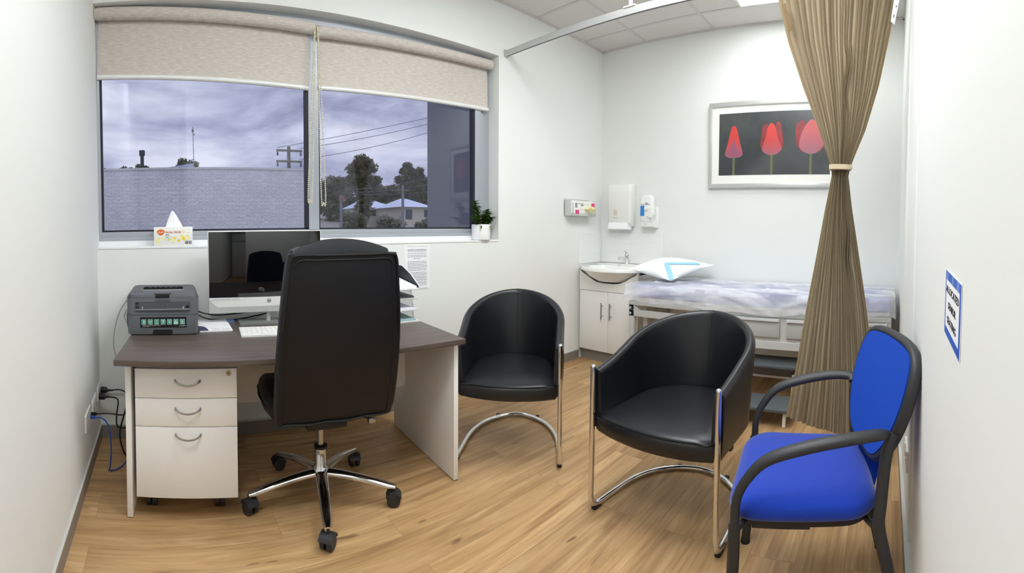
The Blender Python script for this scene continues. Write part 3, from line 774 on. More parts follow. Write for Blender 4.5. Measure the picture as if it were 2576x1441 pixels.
bm = B(); box(bm, -0.110, 0.110, 0.122, 0.130, 0.2125, 0.2155, 0.001); obj('slot_lip', bm, M.silver, lid, 30)
bm = B()
for k in range(6): box(bm, -0.080 + k*0.029, -0.066 + k*0.029, 0.22, 0.227, 0.2143, 0.2152)
obj('feed_roller', bm, M.printer, lid, 0)
bm = B()
for k in range(4): box(bm, -0.128 + 0.0075*k, -0.123 + 0.0075*k, 0.058, 0.066, 0.2128, 0.2142)
box(bm, -0.148, -0.140, 0.058, 0.066, 0.2128, 0.2142); obj('status_lights', bm, M.seam, lid, 0)
# manual feed recess on the front
bm = B(); prism(bm, [(x, z+0.147) for x, z in rrect(0.282, 0.046, 0.008, 3)], lambda u, v, d: V((u, d, v)), -0.0022, -0.0005); mf = obj('feed_recess', bm, M.printerd, up, 0)
bm = B(); prism(bm, [(x, z+0.150) for x, z in rrect(0.274, 0.036, 0.006, 3)], lambda u, v, d: V((u, d, v)), -0.0030, -0.0020)
box(bm, -0.135, -0.120, -0.0045, -0.002, 0.158, 0.168, mi=1); box(bm, 0.118, 0.134, -0.0045, -0.002, 0.134, 0.150, mi=1); box(bm, -0.133, -0.121, -0.0045, -0.002, 0.134, 0.150, mi=1)
box(bm, -0.104, -0.099, -0.007, -0.002, 0.134, 0.146, mi=2); box(bm, 0.102, 0.108, -0.007, -0.002, 0.134, 0.146, mi=2); box(bm, 0.0025, 0.0045, -0.006, -0.002, 0.134, 0.166, mi=3); box(bm, 0.0215, 0.0235, -0.006, -0.002, 0.134, 0.166, mi=3)
obj('feed_tray', bm, [M.printerd, M.black, M.silver, M.printer], mf, 0)
bm = B(); tube(bm, [(-0.138, -0.006, 0.131), (0.138, -0.006, 0.131)], 0.0055, 8, 1); obj('feed_lip', bm, M.printer, mf)
bm = B(); prism(bm, [(-0.042, 0.170), (0.042, 0.170), (0.037, 0.182), (-0.037, 0.182)], lambda u, v, d: V((u, d, v)), -0.004, -0.0015); obj('front_grip', bm, M.printerd, up, 0)
# pictogram strip
bm = B(); box(bm, -0.114, 0.120, -0.0022, 0.001, 0.040, 0.093); strip = obj('pictogram_strip', bm, M.black, lo, 0)
for k in range(7):
    x = -0.096 + k*0.0325
    bm = B(); box(bm, x-0.0118, x+0.0118, -0.0030, -0.002, 0.0555, 0.0815, mi=0); box(bm, x-0.0098, x+0.0098, -0.0034, -0.0028, 0.0575, 0.0795, mi=1)
    y = -0.0036
    f = lambda u, v, d, x=x: V((x+u, d, 0.0685+v))
    S = 0.0011
    if k == 0: prism(bm, [(-3*S, -8*S), (5*S, -8*S), (5*S, 5*S), (2*S, 8*S), (-3*S, 8*S)], f, y, y+0.0006)
    elif k == 1:
        prism(bm, [(6*S*cos(a)-1*S, 3.5*S*sin(a)+1*S) for a in [i*pi/6 for i in range(12)]], f, y, y+0.0006); prism(bm, [(2*S, 2*S), (8*S, 6*S), (8*S, 4*S), (3*S, 0)], f, y, y+0.0006); prism(bm, [(-7*S, -8*S), (7*S, -8*S), (7*S, -6*S), (-7*S, -6*S)], f, y, y+0.0006)
    elif k == 2:
        prism(bm, [(-2*S, 3*S), (2*S, 3*S), (2*S, 8*S), (-2*S, 8*S)], f, y, y+0.0006); prism(bm, [(-2*S, -1*S), (2*S, -1*S), (0, 2*S)], f, y, y+0.0006); prism(bm, [(-7*S, -8*S), (7*S, -8*S), (5*S, -4*S), (-5*S, -4*S)], f, y, y+0.0006)
    elif k == 3:
        for o2 in (0, 4): prism(bm, [(-6*S, (-7+o2)*S), (-2*S, (-7+o2)*S), (6*S, (0+o2)*S), (4*S, (2+o2)*S)], f, y, y+0.0006)
        prism(bm, [(-8*S, 6*S), (7*S, 6*S), (7*S, 8*S), (-8*S, 8*S)], f, y, y+0.0006)
    elif k == 4:
        prism(bm, [(-6*S, 0), (0, -7*S), (7*S, -2*S), (1*S, 4*S)], f, y, y+0.0006); prism(bm, [(-8*S, 6*S), (7*S, 6*S), (7*S, 8*S), (-8*S, 8*S)], f, y, y+0.0006)
    elif k == 5:
        prism(bm, [(-9*S, -9*S), (9*S, -9*S), (9*S, -1*S), (5*S, 2*S), (-5*S, 2*S), (-9*S, -1*S)], f, y, y+0.0006); prism(bm, [(-4*S, 2*S), (4*S, 2*S), (3*S, 8*S), (-3*S, 8*S)], f, y, y+0.0006)
    else: prism(bm, [(-4*S, -8*S), (4*S, -8*S), (4*S, 3*S), (1*S, 3*S), (1*S, 7*S), (-4*S, 7*S)], f, y, y+0.0006)
    for fc in bm.faces:
        if max(v.co.y for v in fc.verts) < -0.0029 and min(v.co.y for v in fc.verts) <= -0.0035: fc.material_index = 0
    obj('pictogram', bm, [M.greenl, M.green], strip, 0)
text('HL-L2350W', 0.0065, tm((0.099, -0.0028, 0.0475), (1, 0, 0), (0, 0, 1)), M.paper, 'lettering', strip)
text('2-sided  wireless  compact monochrome laser printer', 0.0042, tm((-0.056, -0.0028, 0.0505), (1, 0, 0), (0, 0, 1)), M.paper, 'lettering', strip)
text('print  toner  ready', 0.0042, tm((-0.086, -0.0028, 0.0455), (1, 0, 0), (0, 0, 1)), M.paper, 'lettering', strip)
bm = B(); prism(bm, [(-0.052, 0.006), (0.050, 0.006), (0.049, 0.024), (0.043, 0.029), (-0.045, 0.029), (-0.050, 0.024)], lambda u, v, d: V((u, d, v)), -0.0016, 0.004); obj('cassette_grip', bm, M.black, lo, 0)

# monitor / all-in-one computer
mx, my = 0.573, 2.535
t = thing('desktop_computer', 'white all-in-one desktop computer with a dark screen behind the office chair', 'computer', (mx, my, TOP), R(-3))
HW = 0.325
bm = B(); box(bm, -HW, HW, 0.0, 0.035, 0.062, 0.522, 0.004); case = obj('casing', bm, M.white, t, 30)
bm = B(); box(bm, -HW+0.004, HW-0.004, -0.0025, 0.001, 0.150, 0.518, 0.001); obj('screen', bm, M.screen, t, 30)
bm = B(); prism(bm, [(-HW+0.002, 0.064), (HW-0.002, 0.064), (HW-0.002, 0.132), (HW-0.045, 0.099), (-HW+0.050, 0.097), (-HW+0.010, 0.131), (-HW+0.002, 0.134)], lambda u, v, d: V((u, d, v)), -0.0018, 0.002); obj('speaker_grille', bm, M.silver, t, 0)
bm = B(); box(bm, -HW+0.008, -HW+0.195, -0.0026, 0, 0.137, 0.1475); lb = obj('label_strip', bm, M.paper, t, 0)
text('DO NOT PLUG IN OTHER EQUIPMENT  CALL ADMIN FIRST', 0.0056, tm((-HW+0.101, -0.0029, 0.1424), (1, 0, 0), (0, 0, 1)), M.ink, 'lettering', lb, bold=0.0001)
bm = B()
LG = (0.017, 0.128)
for k in range(24):
    a0, a1 = 2*pi*k/24, 2*pi*(k+1)/24
    prism(bm, [(LG[0]+0.0105*cos(a0), LG[1]+0.0105*sin(a0)), (LG[0]+0.0105*cos(a1), LG[1]+0.0105*sin(a1)), (LG[0]+0.009*cos(a1), LG[1]+0.009*sin(a1)), (LG[0]+0.009*cos(a0), LG[1]+0.009*sin(a0))], lambda u, v, d: V((u, d, v)), -0.0024, 0)
badge = obj('round_badge', bm, M.ink, t, 0)
text('hp', 0.0155, tm((LG[0], -0.0024, LG[1]), (1, 0, 0), (0, 0, 1)), M.ink, 'lettering', badge, shear=0.25)
bm = B(); cyl(bm, (0.017, 0.03, 0.008), (0.017, 0.03, 0.10), 0.013, n=20); obj('stand_neck', bm, M.silver, t)
bm = B(); prism(bm, [(-0.155, -0.045), (0.165, -0.045), (0.165, 0.095), (-0.155, 0.095)], lambda u, v, d: V((u, v, d)), 0.0, 0.008); obj('stand_base', bm, M.silverd, t, 0)

# keyboard
kx, ky = dw(0.577, 0.388)[:2]
t = thing('keyboard', 'slim white keyboard on the desk in front of the computer', 'keyboard', (kx, ky, TOP), DA)
bm = B(); prism(bm, [(-0.02, 0.0), (0.40, 0.0), (0.40, 0.165), (-0.02, 0.165)], lambda u, v, d: V((u, v, d)), 0.0, 0.006)
prism(bm, [(0.0, 0.006), (0.165, 0.006), (0.165, 0.016), (0.0, 0.009)], lambda u, v, d: V((d, u, v)), -0.02, 0.40); obj('keyboard_body', bm, M.kbd, t, 0)
bm = B()
for r_ in range(6):
    n = 15 if r_ else 8
    for c in range(n):
        wq = 0.39/n
        x0 = -0.014 + c*wq
        y0 = 0.010 + r_*0.0245; z = 0.010 + y0*0.042
        if r_ == 0 and c == 3: x1 = x0 + wq - 0.002
        box(bm, x0+0.001, x0+wq-0.0015, y0, y0+0.0215, z-0.001, z+0.0022)
o = obj('keys', bm, M.key, t, 0); o['kind'] = 'stuff'

# mouse, mostly behind the chair
t = thing('computer_mouse', 'white computer mouse peeking out just left of the office chair back', 'mouse', dw(0.770, 0.318, TOP), R(-10))
bm = B(); lathe(bm, [(0.028, 0.0), (0.031, 0.006), (0.030, 0.015), (0.024, 0.025), (0.012, 0.031), (0.0, 0.033)], 20, sx=1.0, sy=1.75); obj('mouse_shell', bm, M.white, t)
bm = B(); box(bm, -0.003, 0.003, 0.018, 0.036, 0.024, 0.031, 0.002); obj('scroll_wheel', bm, M.dplastic, t)

# note pad
t = thing('notepad', 'white desk pad with a navy corner between printer and keyboard', 'notepad', (0.272, 2.52, TOP), R(-1))
bm = B(); box(bm, -0.086, 0.086, -0.148, 0.155, 0, 0.007); obj('sheets', bm, M.paper, t, 0)
bm = B(); prism(bm, [(-0.086, -0.148), (-0.040, -0.148), (-0.042, -0.115), (-0.050, -0.07), (-0.060, -0.045), (-0.086, -0.03)], lambda u, v, d: V((u, v, d)), 0.007, 0.0075); obj('printed_corner', bm, M.navy, t, 0)
bm = B()
for x0, x1 in ((-0.02, 0.02), (0.03, 0.075)):
    for y in (-0.135, -0.12, -0.108): box(bm, x0, x1, y, y+0.0015, 0.007, 0.0074)
obj('footer_lines', bm, M.greycable, t, 0)

# letter trays
TX0, TX1 = 1.405-0.255, 1.405
def tray(k):
    z = TOP + 0.0625*k
    names = ['white letter tray at the bottom of the stack, holding teal paper', 'white letter tray second from the bottom of the stack, with loose white paper', 'white letter tray third from the bottom of the stack, with a dark folder']
    c = dw(1.545, 0.47+0.013*k, z)
    t = thing('letter_tray', names[k], 'tray', c, DA, group='stacked letter trays')
    bm = B(); box(bm, -0.25, 0.25*0+0.012, 0, 0.33, 0, 0.004)
    box(bm, -0.25, 0.012, 0, 0.003, 0.0, 0.010); obj('tray_floor', bm, M.white, t, 0)
    for x in (-0.25, 0.009):
        bm = B(); prism(bm, [(0.06, 0.004), (0.33, 0.004), (0.33, 0.0615), (0.10, 0.0615)], lambda u, v, d, x=x: V((x+d, u, v)), 0, 0.003); obj('side_wall', bm, M.clear, t, 0)
    bm = B(); box(bm, -0.247, 0.009, 0.327, 0.33, 0.004, 0.058); obj('back_wall', bm, M.white, t, 0)
    for y in (0.075,):
        bm = B(); cyl(bm, (0.006, y, 0.004), (0.010, y+0.012, 0.0615), 0.0022, n=8); obj('riser', bm, M.silver, t); bm = B(); cyl(bm, (-0.246, y, 0.004), (-0.246, y+0.012, 0.0615), 0.0022, n=8); obj('riser', bm, M.silver, t)
    return c
for k in range(3): tray(k)
M.teal = mat('teal_paper', (150, 178, 180), 0.7); M.slate = mat('slate_folder', (104, 104, 112), 0.6); M.lil = mat('pale_lilac_paper', (222, 220, 236), 0.7)
for k, (m1, h, lab, nm) in enumerate(((M.teal, 0.012, 'pile of teal papers in the bottom letter tray', 'paper_pile'), (M.lil, 0.010, 'pile of pale lilac papers in the second letter tray', 'paper_pile'), (M.slate, 0.014, 'slate document folder in the third letter tray', 'document_folder'))):
    c = dw(1.545, 0.47+0.013*k, TOP + 0.0625*k + 0.004)
    bm = B()
    for j in range(4): box(bm, -0.235+0.002*(j % 2), -0.006-0.002*(j % 3), 0.008+0.003*(j % 2), 0.318, h*j/4+0.0002, h*(j+1)/4)
    tag(obj(nm, bm, m1, None, 0, c, (0, 0, DA)), lab, 'papers')
# the open-topped white file box that tops the stack
c = dw(1.545, 0.465, TOP + 0.0625*3)
t = thing('file_box', 'white open file box with dark lining on top of the letter trays', 'box', c, DA)
bm = B(); box(bm, -0.25, 0.012, 0, 0.33, 0, 0.004)
obj('box_floor', bm, M.white, t, 0)
prof = [(0.0, 0.0), (0.33, 0.0), (0.33, 0.115), (0.24, 0.115), (0.12, 0.075), (0.0, 0.012)]
for x, nm in ((-0.25, 'side_wall'), (0.008, 'side_wall')):
    bm = B(); prism(bm, prof, lambda u, v, d, x=x: V((x+d, u, v)), 0, 0.004); obj(nm, bm, M.white, t, 0)
bm = B(); box(bm, -0.246, 0.008, 0.326, 0.33, 0, 0.115); obj('back_wall', bm, M.white, t, 0)
bm = B(); box(bm, -0.245, 0.0065, 0.3235, 0.3258, 0.004, 0.113); prism(bm, [(0.012, 0.006), (0.325, 0.006), (0.325, 0.112), (0.24, 0.112), (0.125, 0.072), (0.012, 0.014)], lambda u, v, d: V((d, u, v)), 0.0055, 0.0075); obj('dark_lining', bm, M.dplastic, t, 0)
c = dw(1.545, 0.470, TOP + 0.0625*3 + 0.0042)
bm = B()
prism(bm, [(-0.2, 0.012), (-0.004, 0.01), (-0.004, 0.30), (-0.2, 0.30)], lambda u, v, d: V((u, v, d + v*0.10)), 0.0, 0.010)
bm2 = bm; box(bm, -0.15, -0.06, 0.10, 0.20, 0.0, 0.001, M=Matrix.Translation((0, 0, 0.0262)) @ Matrix.Rotation(0.0997, 4, 'X'), mi=1)
tag(obj('loose_papers', bm, [M.paper, M.ribbon], None, 0, c, (0, 0, DA)), 'sloping white papers with a pale blue patch inside the top file box', 'papers')

# notice on the wall below the sill
t = thing('wall_notice', 'white typed notice taped to the wall below the window sill', 'notice', (1.679, YF, 0.967))
bm = B(); box(bm, -0.103, 0.103, -0.002, -0.0003, -0.153, 0.156); pg = obj('sheet', bm, M.paper, t, 0)
bm = B()
zz = [0.122, 0.113, 0.098, 0.084, 0.074, 0.062, 0.040, 0.030, 0.020, 0.010, 0.000, -0.010, -0.020, -0.036, -0.046, -0.056, -0.066, -0.074, -0.084, -0.092, -0.104, -0.112, -0.124, -0.136]
rd = random.Random(2)
for i, z in enumerate(zz):
    x1 = 0.078 if i not in (5, 23) else 0.03
    x0 = -0.078 if i != 5 else -0.03
    x = x0
    while x < x1:
        wd = rd.uniform(0.008, 0.022); box(bm, x, min(x+wd, x1), -0.0023, -0.0019, z, z + (0.0042 if i == 0 else 0.0028)); x += wd + 0.003
obj('typed_lines', bm, M.ink, pg, 0)
for z in (0.1475, -0.1475):
    bm = B(); box(bm, -0.085, 0.085, -0.0023, -0.0019, z, z+0.0015); obj('rule', bm, M.inkd, pg, 0)

# tissue box on the sill
t = thing('tissue_box', 'white carton of facial tissues with yellow dots on the window sill', 'tissue box', (0.0615, 2.755, SILL+0.001), 0)
bm = B(); box(bm, -0.115, 0.115, -0.022, 0.055, 0, 0.113, 0.0012); ct = obj('carton', bm, M.card, t, 30)
yF = -0.0224
bm = B()
def disc(bm, x, z, r, mi=0, dy=0.0, n=20): prism(bm, [(x + r*cos(2*pi*k/n), z + r*sin(2*pi*k/n)) for k in range(n)], lambda u, v, d: V((u, d, v)), yF-0.0002-dy, yF+0.0001, mi)
for i, (x, z, r, mi) in enumerate(((-0.095, 0.026, .0145, 1), (-0.068, 0.048, .0095, 1), (-0.089, 0.043, .0055, 0), (-0.052, 0.038, .0035, 3), (-0.030, 0.037, .006, 3), (-0.014, 0.040, .005, 0), (-0.002, 0.032, .013, 1), (0.008, 0.046, .0075, 2), (0.014, 0.054, .005, 0), (0.032, 0.032, .0085, 2), (0.049, 0.060, .008, 0), (0.056, 0.050, .012, 0), (0.061, 0.042, .0095, 2), (0.062, 0.083, .009, 1), (0.083, 0.048, .0165, 1), (0.082, 0.062, .004, 3), (0.088, 0.078, .004, 1), (0.092, 0.096, .003, 1), (0.070, 0.098, .003, 1), (-0.085, 0.006, .003, 1))):
    disc(bm, x, z, r, mi, 0.0002 + i*0.00002)
obj('printed_dots', bm, [M.yel, M.yel2, M.yel3, M.lime], ct, 0)
bm = B(); prism(bm, [(-0.0745 + 0.0255*cos(a)*(1.0 if cos(a) > 0 else .95), 0.083 + (0.0165*sin(a) if sin(a) > 0 else 0.0200*sin(a)*abs(sin(a)))) for a in [k*2*pi/28 for k in range(28)]], lambda u, v, d: V((u, d, v)), yF-0.0004, yF); lg = obj('orange_logo', bm, M.orange, ct, 0)
text('Order', 0.0155, tm((-0.0745, yF-0.0006, 0.082), (0.99, 0, 0.10), (-0.10, 0, 0.99)), M.card, 'lettering', lg, shear=0.35)
text('FACIAL TISSUES', 0.0165, tm((0.0, yF-0.0003, 0.081), (1, 0, 0), (0, 0, 1)), M.redbrown, 'lettering', ct, sx=0.80, bold=0.0003)
text('WHITE', 0.0065, tm((-0.036, yF-0.0003, 0.0665), (1, 0, 0), (0, 0, 1)), M.inkd, 'lettering', ct, bold=0.0002)
bm = B()
for z, w in ((0.0605, 0.022), (0.0555, 0.046), (0.0505, 0.018), (0.0455, 0.030)): box(bm, -0.047, -0.047+w, yF-0.0003, yF, z-0.0008, z+0.0008)
obj('small_print', bm, M.greycable, ct, 0)
bm = B(); box(bm, 0.070, 0.0865, yF-0.0004, yF, 0.0115, 0.0285); box(bm, 0.0905, 0.107, yF-0.0004, yF, 0.0115, 0.0285)
prism(bm, [(0.093, 0.020), (0.0955, 0.0255), (0.099, 0.026), (0.101, 0.0235), (0.1055, 0.0235), (0.1055, 0.020)], lambda u, v, d: V((u, d, v)), yF-0.0007, yF-0.0003, 1); box(bm, 0.0925, 0.105, yF-0.0007, yF-0.0003, 0.0145, 0.016, mi=1)
bx = obj('black_panels', bm, [M.inkd, M.card], ct, 0)
text('224', 0.0085, tm((0.0782, yF-0.0007, 0.0222), (1, 0, 0), (0, 0, 1)), M.card, 'lettering', bx, bold=0.0002)
text('TISSUES', 0.003, tm((0.0782, yF-0.0007, 0.0152), (1, 0, 0), (0, 0, 1)), M.card, 'lettering', bx)
bm = B()
def tis(u, v):
    a = 2*pi*u
    r = (1-v)**0.8 * (0.046 + 0.007*sin(5*a + 1) + 0.004*sin(9*a))
    return V((0.003 + r*cos(a) - 0.006*v, 0.016 + 0.42*r*sin(a), 0.112 + 0.100*v + 0.004*sin(3*a)*(1-v)*v*4 - (0.008*abs(sin(2.5*a)) if v < 0.05 else 0)))
grid(bm, 60, 14, tis, loopu=True); obj('pulled_tissue', bm, M.tissue, t, 60)

# potted plant on the sill
t = thing('potted_plant', 'small leafy plant in a white cylindrical pot at the right end of the sill', 'plant', (2.287, 2.772, SILL+0.001))
bm = B(); lathe(bm, [(0.066, 0.0), (0.072, 0.004), (0.0735, 0.012), (0.074, 0.118), (0.0725, 0.121), (0.069, 0.118), (0.068, 0.095), (0.0, 0.095)], 40); obj('pot', bm, M.ceramic, t, 35)
bm = B(); lathe(bm, [(0.0675, 0.094), (0.0675, 0.104), (0.03, 0.108), (0.0, 0.108)], 24); obj('soil', bm, M.soil, t)
rd = random.Random(5); stems = B(); lv = B()
def leaf(p, d, L, w, up):
    d = d.normalized(); s = d.cross(up).normalized(); n = s.cross(d).normalized()
    pts = [(0, 0), (0.25, 0.8), (0.55, 1.0), (0.8, 0.6), (1, 0)]
    c = [lv.verts.new(p + d*L*a - n*L*0.25*a*a) for a, _ in pts]
    l = [lv.verts.new(p + d*L*a + s*w*b - n*L*0.25*a*a + n*w*0.35*b) for a, b in pts[1:-1]]
    r = [lv.verts.new(p + d*L*a - s*w*b - n*L*0.25*a*a + n*w*0.35*b) for a, b in pts[1:-1]]
    for side in (l, r):
        lv.faces.new((c[0], c[1], side[0])); lv.faces.new((c[1], c[2], side[1], side[0])); lv.faces.new((c[2], c[3], side[2], side[1])); lv.faces.new((c[3], c[4], side[2]))
for sx, sy, h, lx, ly in ((-0.030, -0.01, 0.185, -0.055, -0.02), (-0.018, -0.005, 0.150, -0.065, -0.01), (0.02, -0.01, 0.105, 0.015, -0.03), (0.03, 0.0, 0.125, 0.025, -0.01), (0.0, -0.02, 0.09, -0.01, -0.05), (0.030, -0.02, 0.07, 0.035, -0.03), (-0.035, -0.02, 0.07, -0.08, -0.03), (0.040, 0.0, 0.055, 0.035, -0.01)):
    pts = [V((sx, sy, 0.10)), V((sx + lx*0.4, sy + ly*0.4, 0.10 + h*0.6)), V((sx + lx, sy + ly, 0.10 + h))]
    tube(stems, pts, [0.0028, 0.002, 0.0012], 6, 5)
    P = catmull(pts, 8)
    for i in range(3, len(P)):
        for s in (0, 1, 2, 3, 4):
            a = i*2.4 + s*1.27 + rd.uniform(-.3, .3)
            L_ = rd.uniform(0.034, 0.054); wd_ = rd.uniform(0.008, 0.0115); up_ = rd.uniform(0.1, 0.8)
            if P[i].y + L_*sin(a) < 0.03 and P[i].x + L_*cos(a) < 0.11: leaf(P[i], V((cos(a), sin(a), up_)), L_, wd_, V((0, 0, 1)))
leaf(V((0.03, -0.06, 0.115)), V((0.15, -0.5, -0.5)), 0.055, 0.008, V((0, 0.3, 1))); leaf(V((-0.04, -0.05, 0.115)), V((-0.4, -0.5, -0.3)), 0.05, 0.008, V((0, 0.3, 1)))
obj('stems', stems, M.stem, t); obj('leaves', lv, M.leaf, t, 60)

# ================================================================== office chair
t = thing('office_chair', 'high-backed black leather swivel chair with chrome star base, seen from behind', 'chair', (0.695, 1.972, 0), R(-4))
# five-arm base; arms given in world directions, so turn back by the chair's own angle
base0 = -105 + 4
for k in range(5):
    a = R(base0 + 72*k); d = V((cos(a), sin(a), 0)); s = V((-sin(a), cos(a), 0))
    bm = B(); rings = []
    for i in range(11):
        u = i/10; r = 0.028 + 0.315*u; zt = 0.148 - 0.055*u**1.8; w = 0.030 - 0.010*u; h = 0.036 - 0.010*u
        if i == 10: w *= 0.7; h *= 0.7
        rings.append([d*r + s*(w*cos(q)) + V((0, 0, zt - h*0.5 + h*0.5*sin(q)*(1 if sin(q) > 0 else 1.1))) for q in [2*pi*j/14 for j in range(14)]])
    loft(bm, rings); leg = obj('base_leg', bm, M.chrome, t, 50)
    e = d*0.335
    bm = B(); cyl(bm, e + V((0, 0, 0.060)), e + V((0, 0, 0.085)), 0.011, n=12)
    tilt = a + R(60 + 35*k)
    ax = V((cos(tilt), sin(tilt), 0)); c = e + V((0, 0, 0.031))
    hood = c.copy(); rings = []
    for i in range(9):
        q = R(20 + 140*i/8); n_ = ax.cross(V((0, 0, 1)))
        p = c + n_*(0.033*cos(q)) + V((0, 0, 0.033*sin(q)))
        rings.append([p + ax*(0.028*cc) + (n_*cos(q) + V((0, 0, sin(q))))*(0.004*ss) for cc, ss in ((1, -1), (1, 1), (-1, 1), (-1, -1))])
    loft(bm, rings); cs = obj('castor', bm, M.castor, t, 40)
    bm = B()
    for sg in (-1, 1):
        for r0, r1, o0, o1 in ((0.030, 0.030, 0.006, 0.022), (0.030, 0.024, 0.022, 0.027)):
            cyl(bm, c + ax*(sg*o0), c + ax*(sg*o1), r0, r1, n=24)
    cyl(bm, c - ax*0.01, c + ax*0.01, 0.008, n=10)
    obj('wheel', bm, M.castor, cs, 40)
bm = B(); lathe(bm, [(0.020, 0.095), (0.040, 0.10), (0.042, 0.14), (0.034, 0.155), (0.0275, 0.165), (0.0265, 0.235), (0.025, 0.24)], 28); obj('hub_sleeve', bm, M.chrome, t, 35)
bm = B(); lathe(bm, [(0.024, 0.238), (0.031, 0.241), (0.031, 0.252), (0.020, 0.256)], 24); obj('collar', bm, M.black, t, 35)
bm = B(); cyl(bm, (0, 0, 0.24), (0, 0, 0.385), 0.0145, n=20); obj('gas_lift', bm, M.steel, t)
bm = B(); box(bm, -0.09, 0.09, -0.12, 0.12, 0.372, 0.402, 0.006); obj('tilt_mechanism', bm, M.black, t, 30)
bm = B(); tube(bm, [(0.08, -0.03, 0.385), (0.18, -0.06, 0.382), (0.215, -0.085, 0.376)], 0.005, 8, 4); box(bm, 0.197, 0.232, -0.105, -0.078, 0.362, 0.386, 0.005, mi=1); obj('tilt_lever', bm, [M.black, M.steel], t)
# seat
def sec(w, h, cx, cy, cz, ax_, ay_, r, n=6):
    return [V((cx, cy, cz)) + ax_*u + ay_*v for u, v in rrect(w, h, r, n)]
bm = B(); X_ = V((1, 0, 0)); rings = []
for y, w, h, cz in ((-0.165, 0.42, 0.05, 0.482), (-0.11, 0.48, 0.10, 0.458), (0.05, 0.52, 0.118, 0.452), (0.18, 0.52, 0.118, 0.456), (0.27, 0.50, 0.108, 0.460), (0.315, 0.47, 0.075, 0.464), (0.33, 0.43, 0.03, 0.466)):
    rings.append(sec(w, h, 0, y, cz, X_, V((0, 0, 1)), min(w, h)*0.46))
loft(bm, rings); obj('seat', bm, M.leather, t, 50)
bm = B(); tube(bm, [(-0.24, -0.08, 0.457), (-0.262, 0.1, 0.455), (-0.258, 0.2, 0.458), (-0.235, 0.285, 0.462), (-0.1, 0.327, 0.468), (0.1, 0.327, 0.468), (0.235, 0.285, 0.462), (0.258, 0.2, 0.458), (0.262, 0.1, 0.455), (0.24, -0.08, 0.457)], 0.005, 6, 4); obj('seat_piping', bm, M.leatherd, t)
# rear shell of the back: sections from the bottom edge up
def backsec(z):
    u = (z-0.464)/(1.155-0.464)
    y = -0.222 - 0.125*u - 0.020*sin(pi*u)
    w = 0.506 + 0.012*sin(pi*min(u*1.1, 1)) - 0.064*u**2.0
    return u, y, w
dens3 = lambda poly: [(a + (c-a)*i/k, b + (d-b)*i/k) for (a, b), (c, d) in zip(poly, poly[1:] + poly[:1]) for k in [16 if abs(c-a) > 0.15 else 1] for i in range(k)]
bm = B(); rings = []
for i in range(15):
    z = 0.464 + (1.150-0.464)*i/14; u, y, w = backsec(z)
    th = 0.060
    if i == 0: th = 0.048; w -= 0.012
    if i == 14: w -= 0.008; th = 0.05
    rings.append([V((a, y + b, z - (0.006*cos(a*5.2) + 0.0025*sin(a*40) if i == 0 else 0))) for a, b in rrect(w, th, 0.016, 4)])
loft(bm, rings); bk = obj('backrest', bm, M.leatherd, t, 50)
def dens2(poly):                                  # the same number of points along both long edges at every level
    out = []
    for (a, b), (c, d) in zip(poly, poly[1:] + poly[:1]):
        k = 16 if abs(c-a) > 0.15 else 1
        for i in range(k): out.append((a + (c-a)*i/k, b + (d-b)*i/k))
    return out
# padded front of the back, standing a little higher with a crowned top
bm = B(); rings = []
for i in range(17):
    z = 0.49 + (1.206-0.49)*i/16; u, y, w = backsec(min(z, 1.155))
    cr = max(0, (z-1.10)/0.106)
    w2 = w - 0.010 - 0.03*cr**2; th = 0.065*(1-0.5*cr**3)
    rings.append([V((a, y + 0.042 + b, z - 0.044*cr*abs(2*a/w2)**2.0)) for a, b in dens2(rrect(w2, th, min(0.03, th*0.45), 8))])
loft(bm, rings); obj('back_cushion', bm, M.leather, t, 50)
# raised piping round the rear face, doubled along the top
def rp(x, z, o): u, y, w = backsec(z); return V((x, y - 0.031 - o, z))
for name, off, zt, rr_ in (('piping', 0.012, 1.146, 0.0055), ('piping', 0.030, 1.128, 0.0042)):
    pts = []
    for z in (0.86, 0.95, 1.04, zt-0.022): u, y, w = backsec(z); pts.append(rp(-w/2+off, z, 0.0))
    u, y, w = backsec(zt)
    for x in (-w/2+off+0.020, -0.10, 0.10, w/2-off-0.020): pts.append(rp(x, zt, 0.0))
    for z in (zt-0.022, 1.04, 0.95, 0.86): u, y, w = backsec(z); pts.append(rp(w/2-off, z, 0.0))
    if name and off > 0.02: pts = pts[3:-3]
    bm = B(); tube(bm, pts, rr_, 8, 5); obj(name, bm, M.leatherd, bk)
for s in (-1, 1):
    bm = B(); tube(bm, [rp(s*(backsec(z)[2]/2-0.035), z, -0.0005) for z in (0.48, 0.55, 0.7, 0.86, 1.0, 1.115)], 0.0016, 6, 4); obj('seam', bm, M.seam, bk)
bm = B(); pts = [V((x, -0.2525, 0.470 - 0.006*cos(x*5.2) - 0.0025*sin(x*40))) for x in [-0.225 + 0.45*k/20 for k in range(21)]]; tube(bm, pts, 0.004, 6, 2); obj('hem_seam', bm, M.seam, bk)

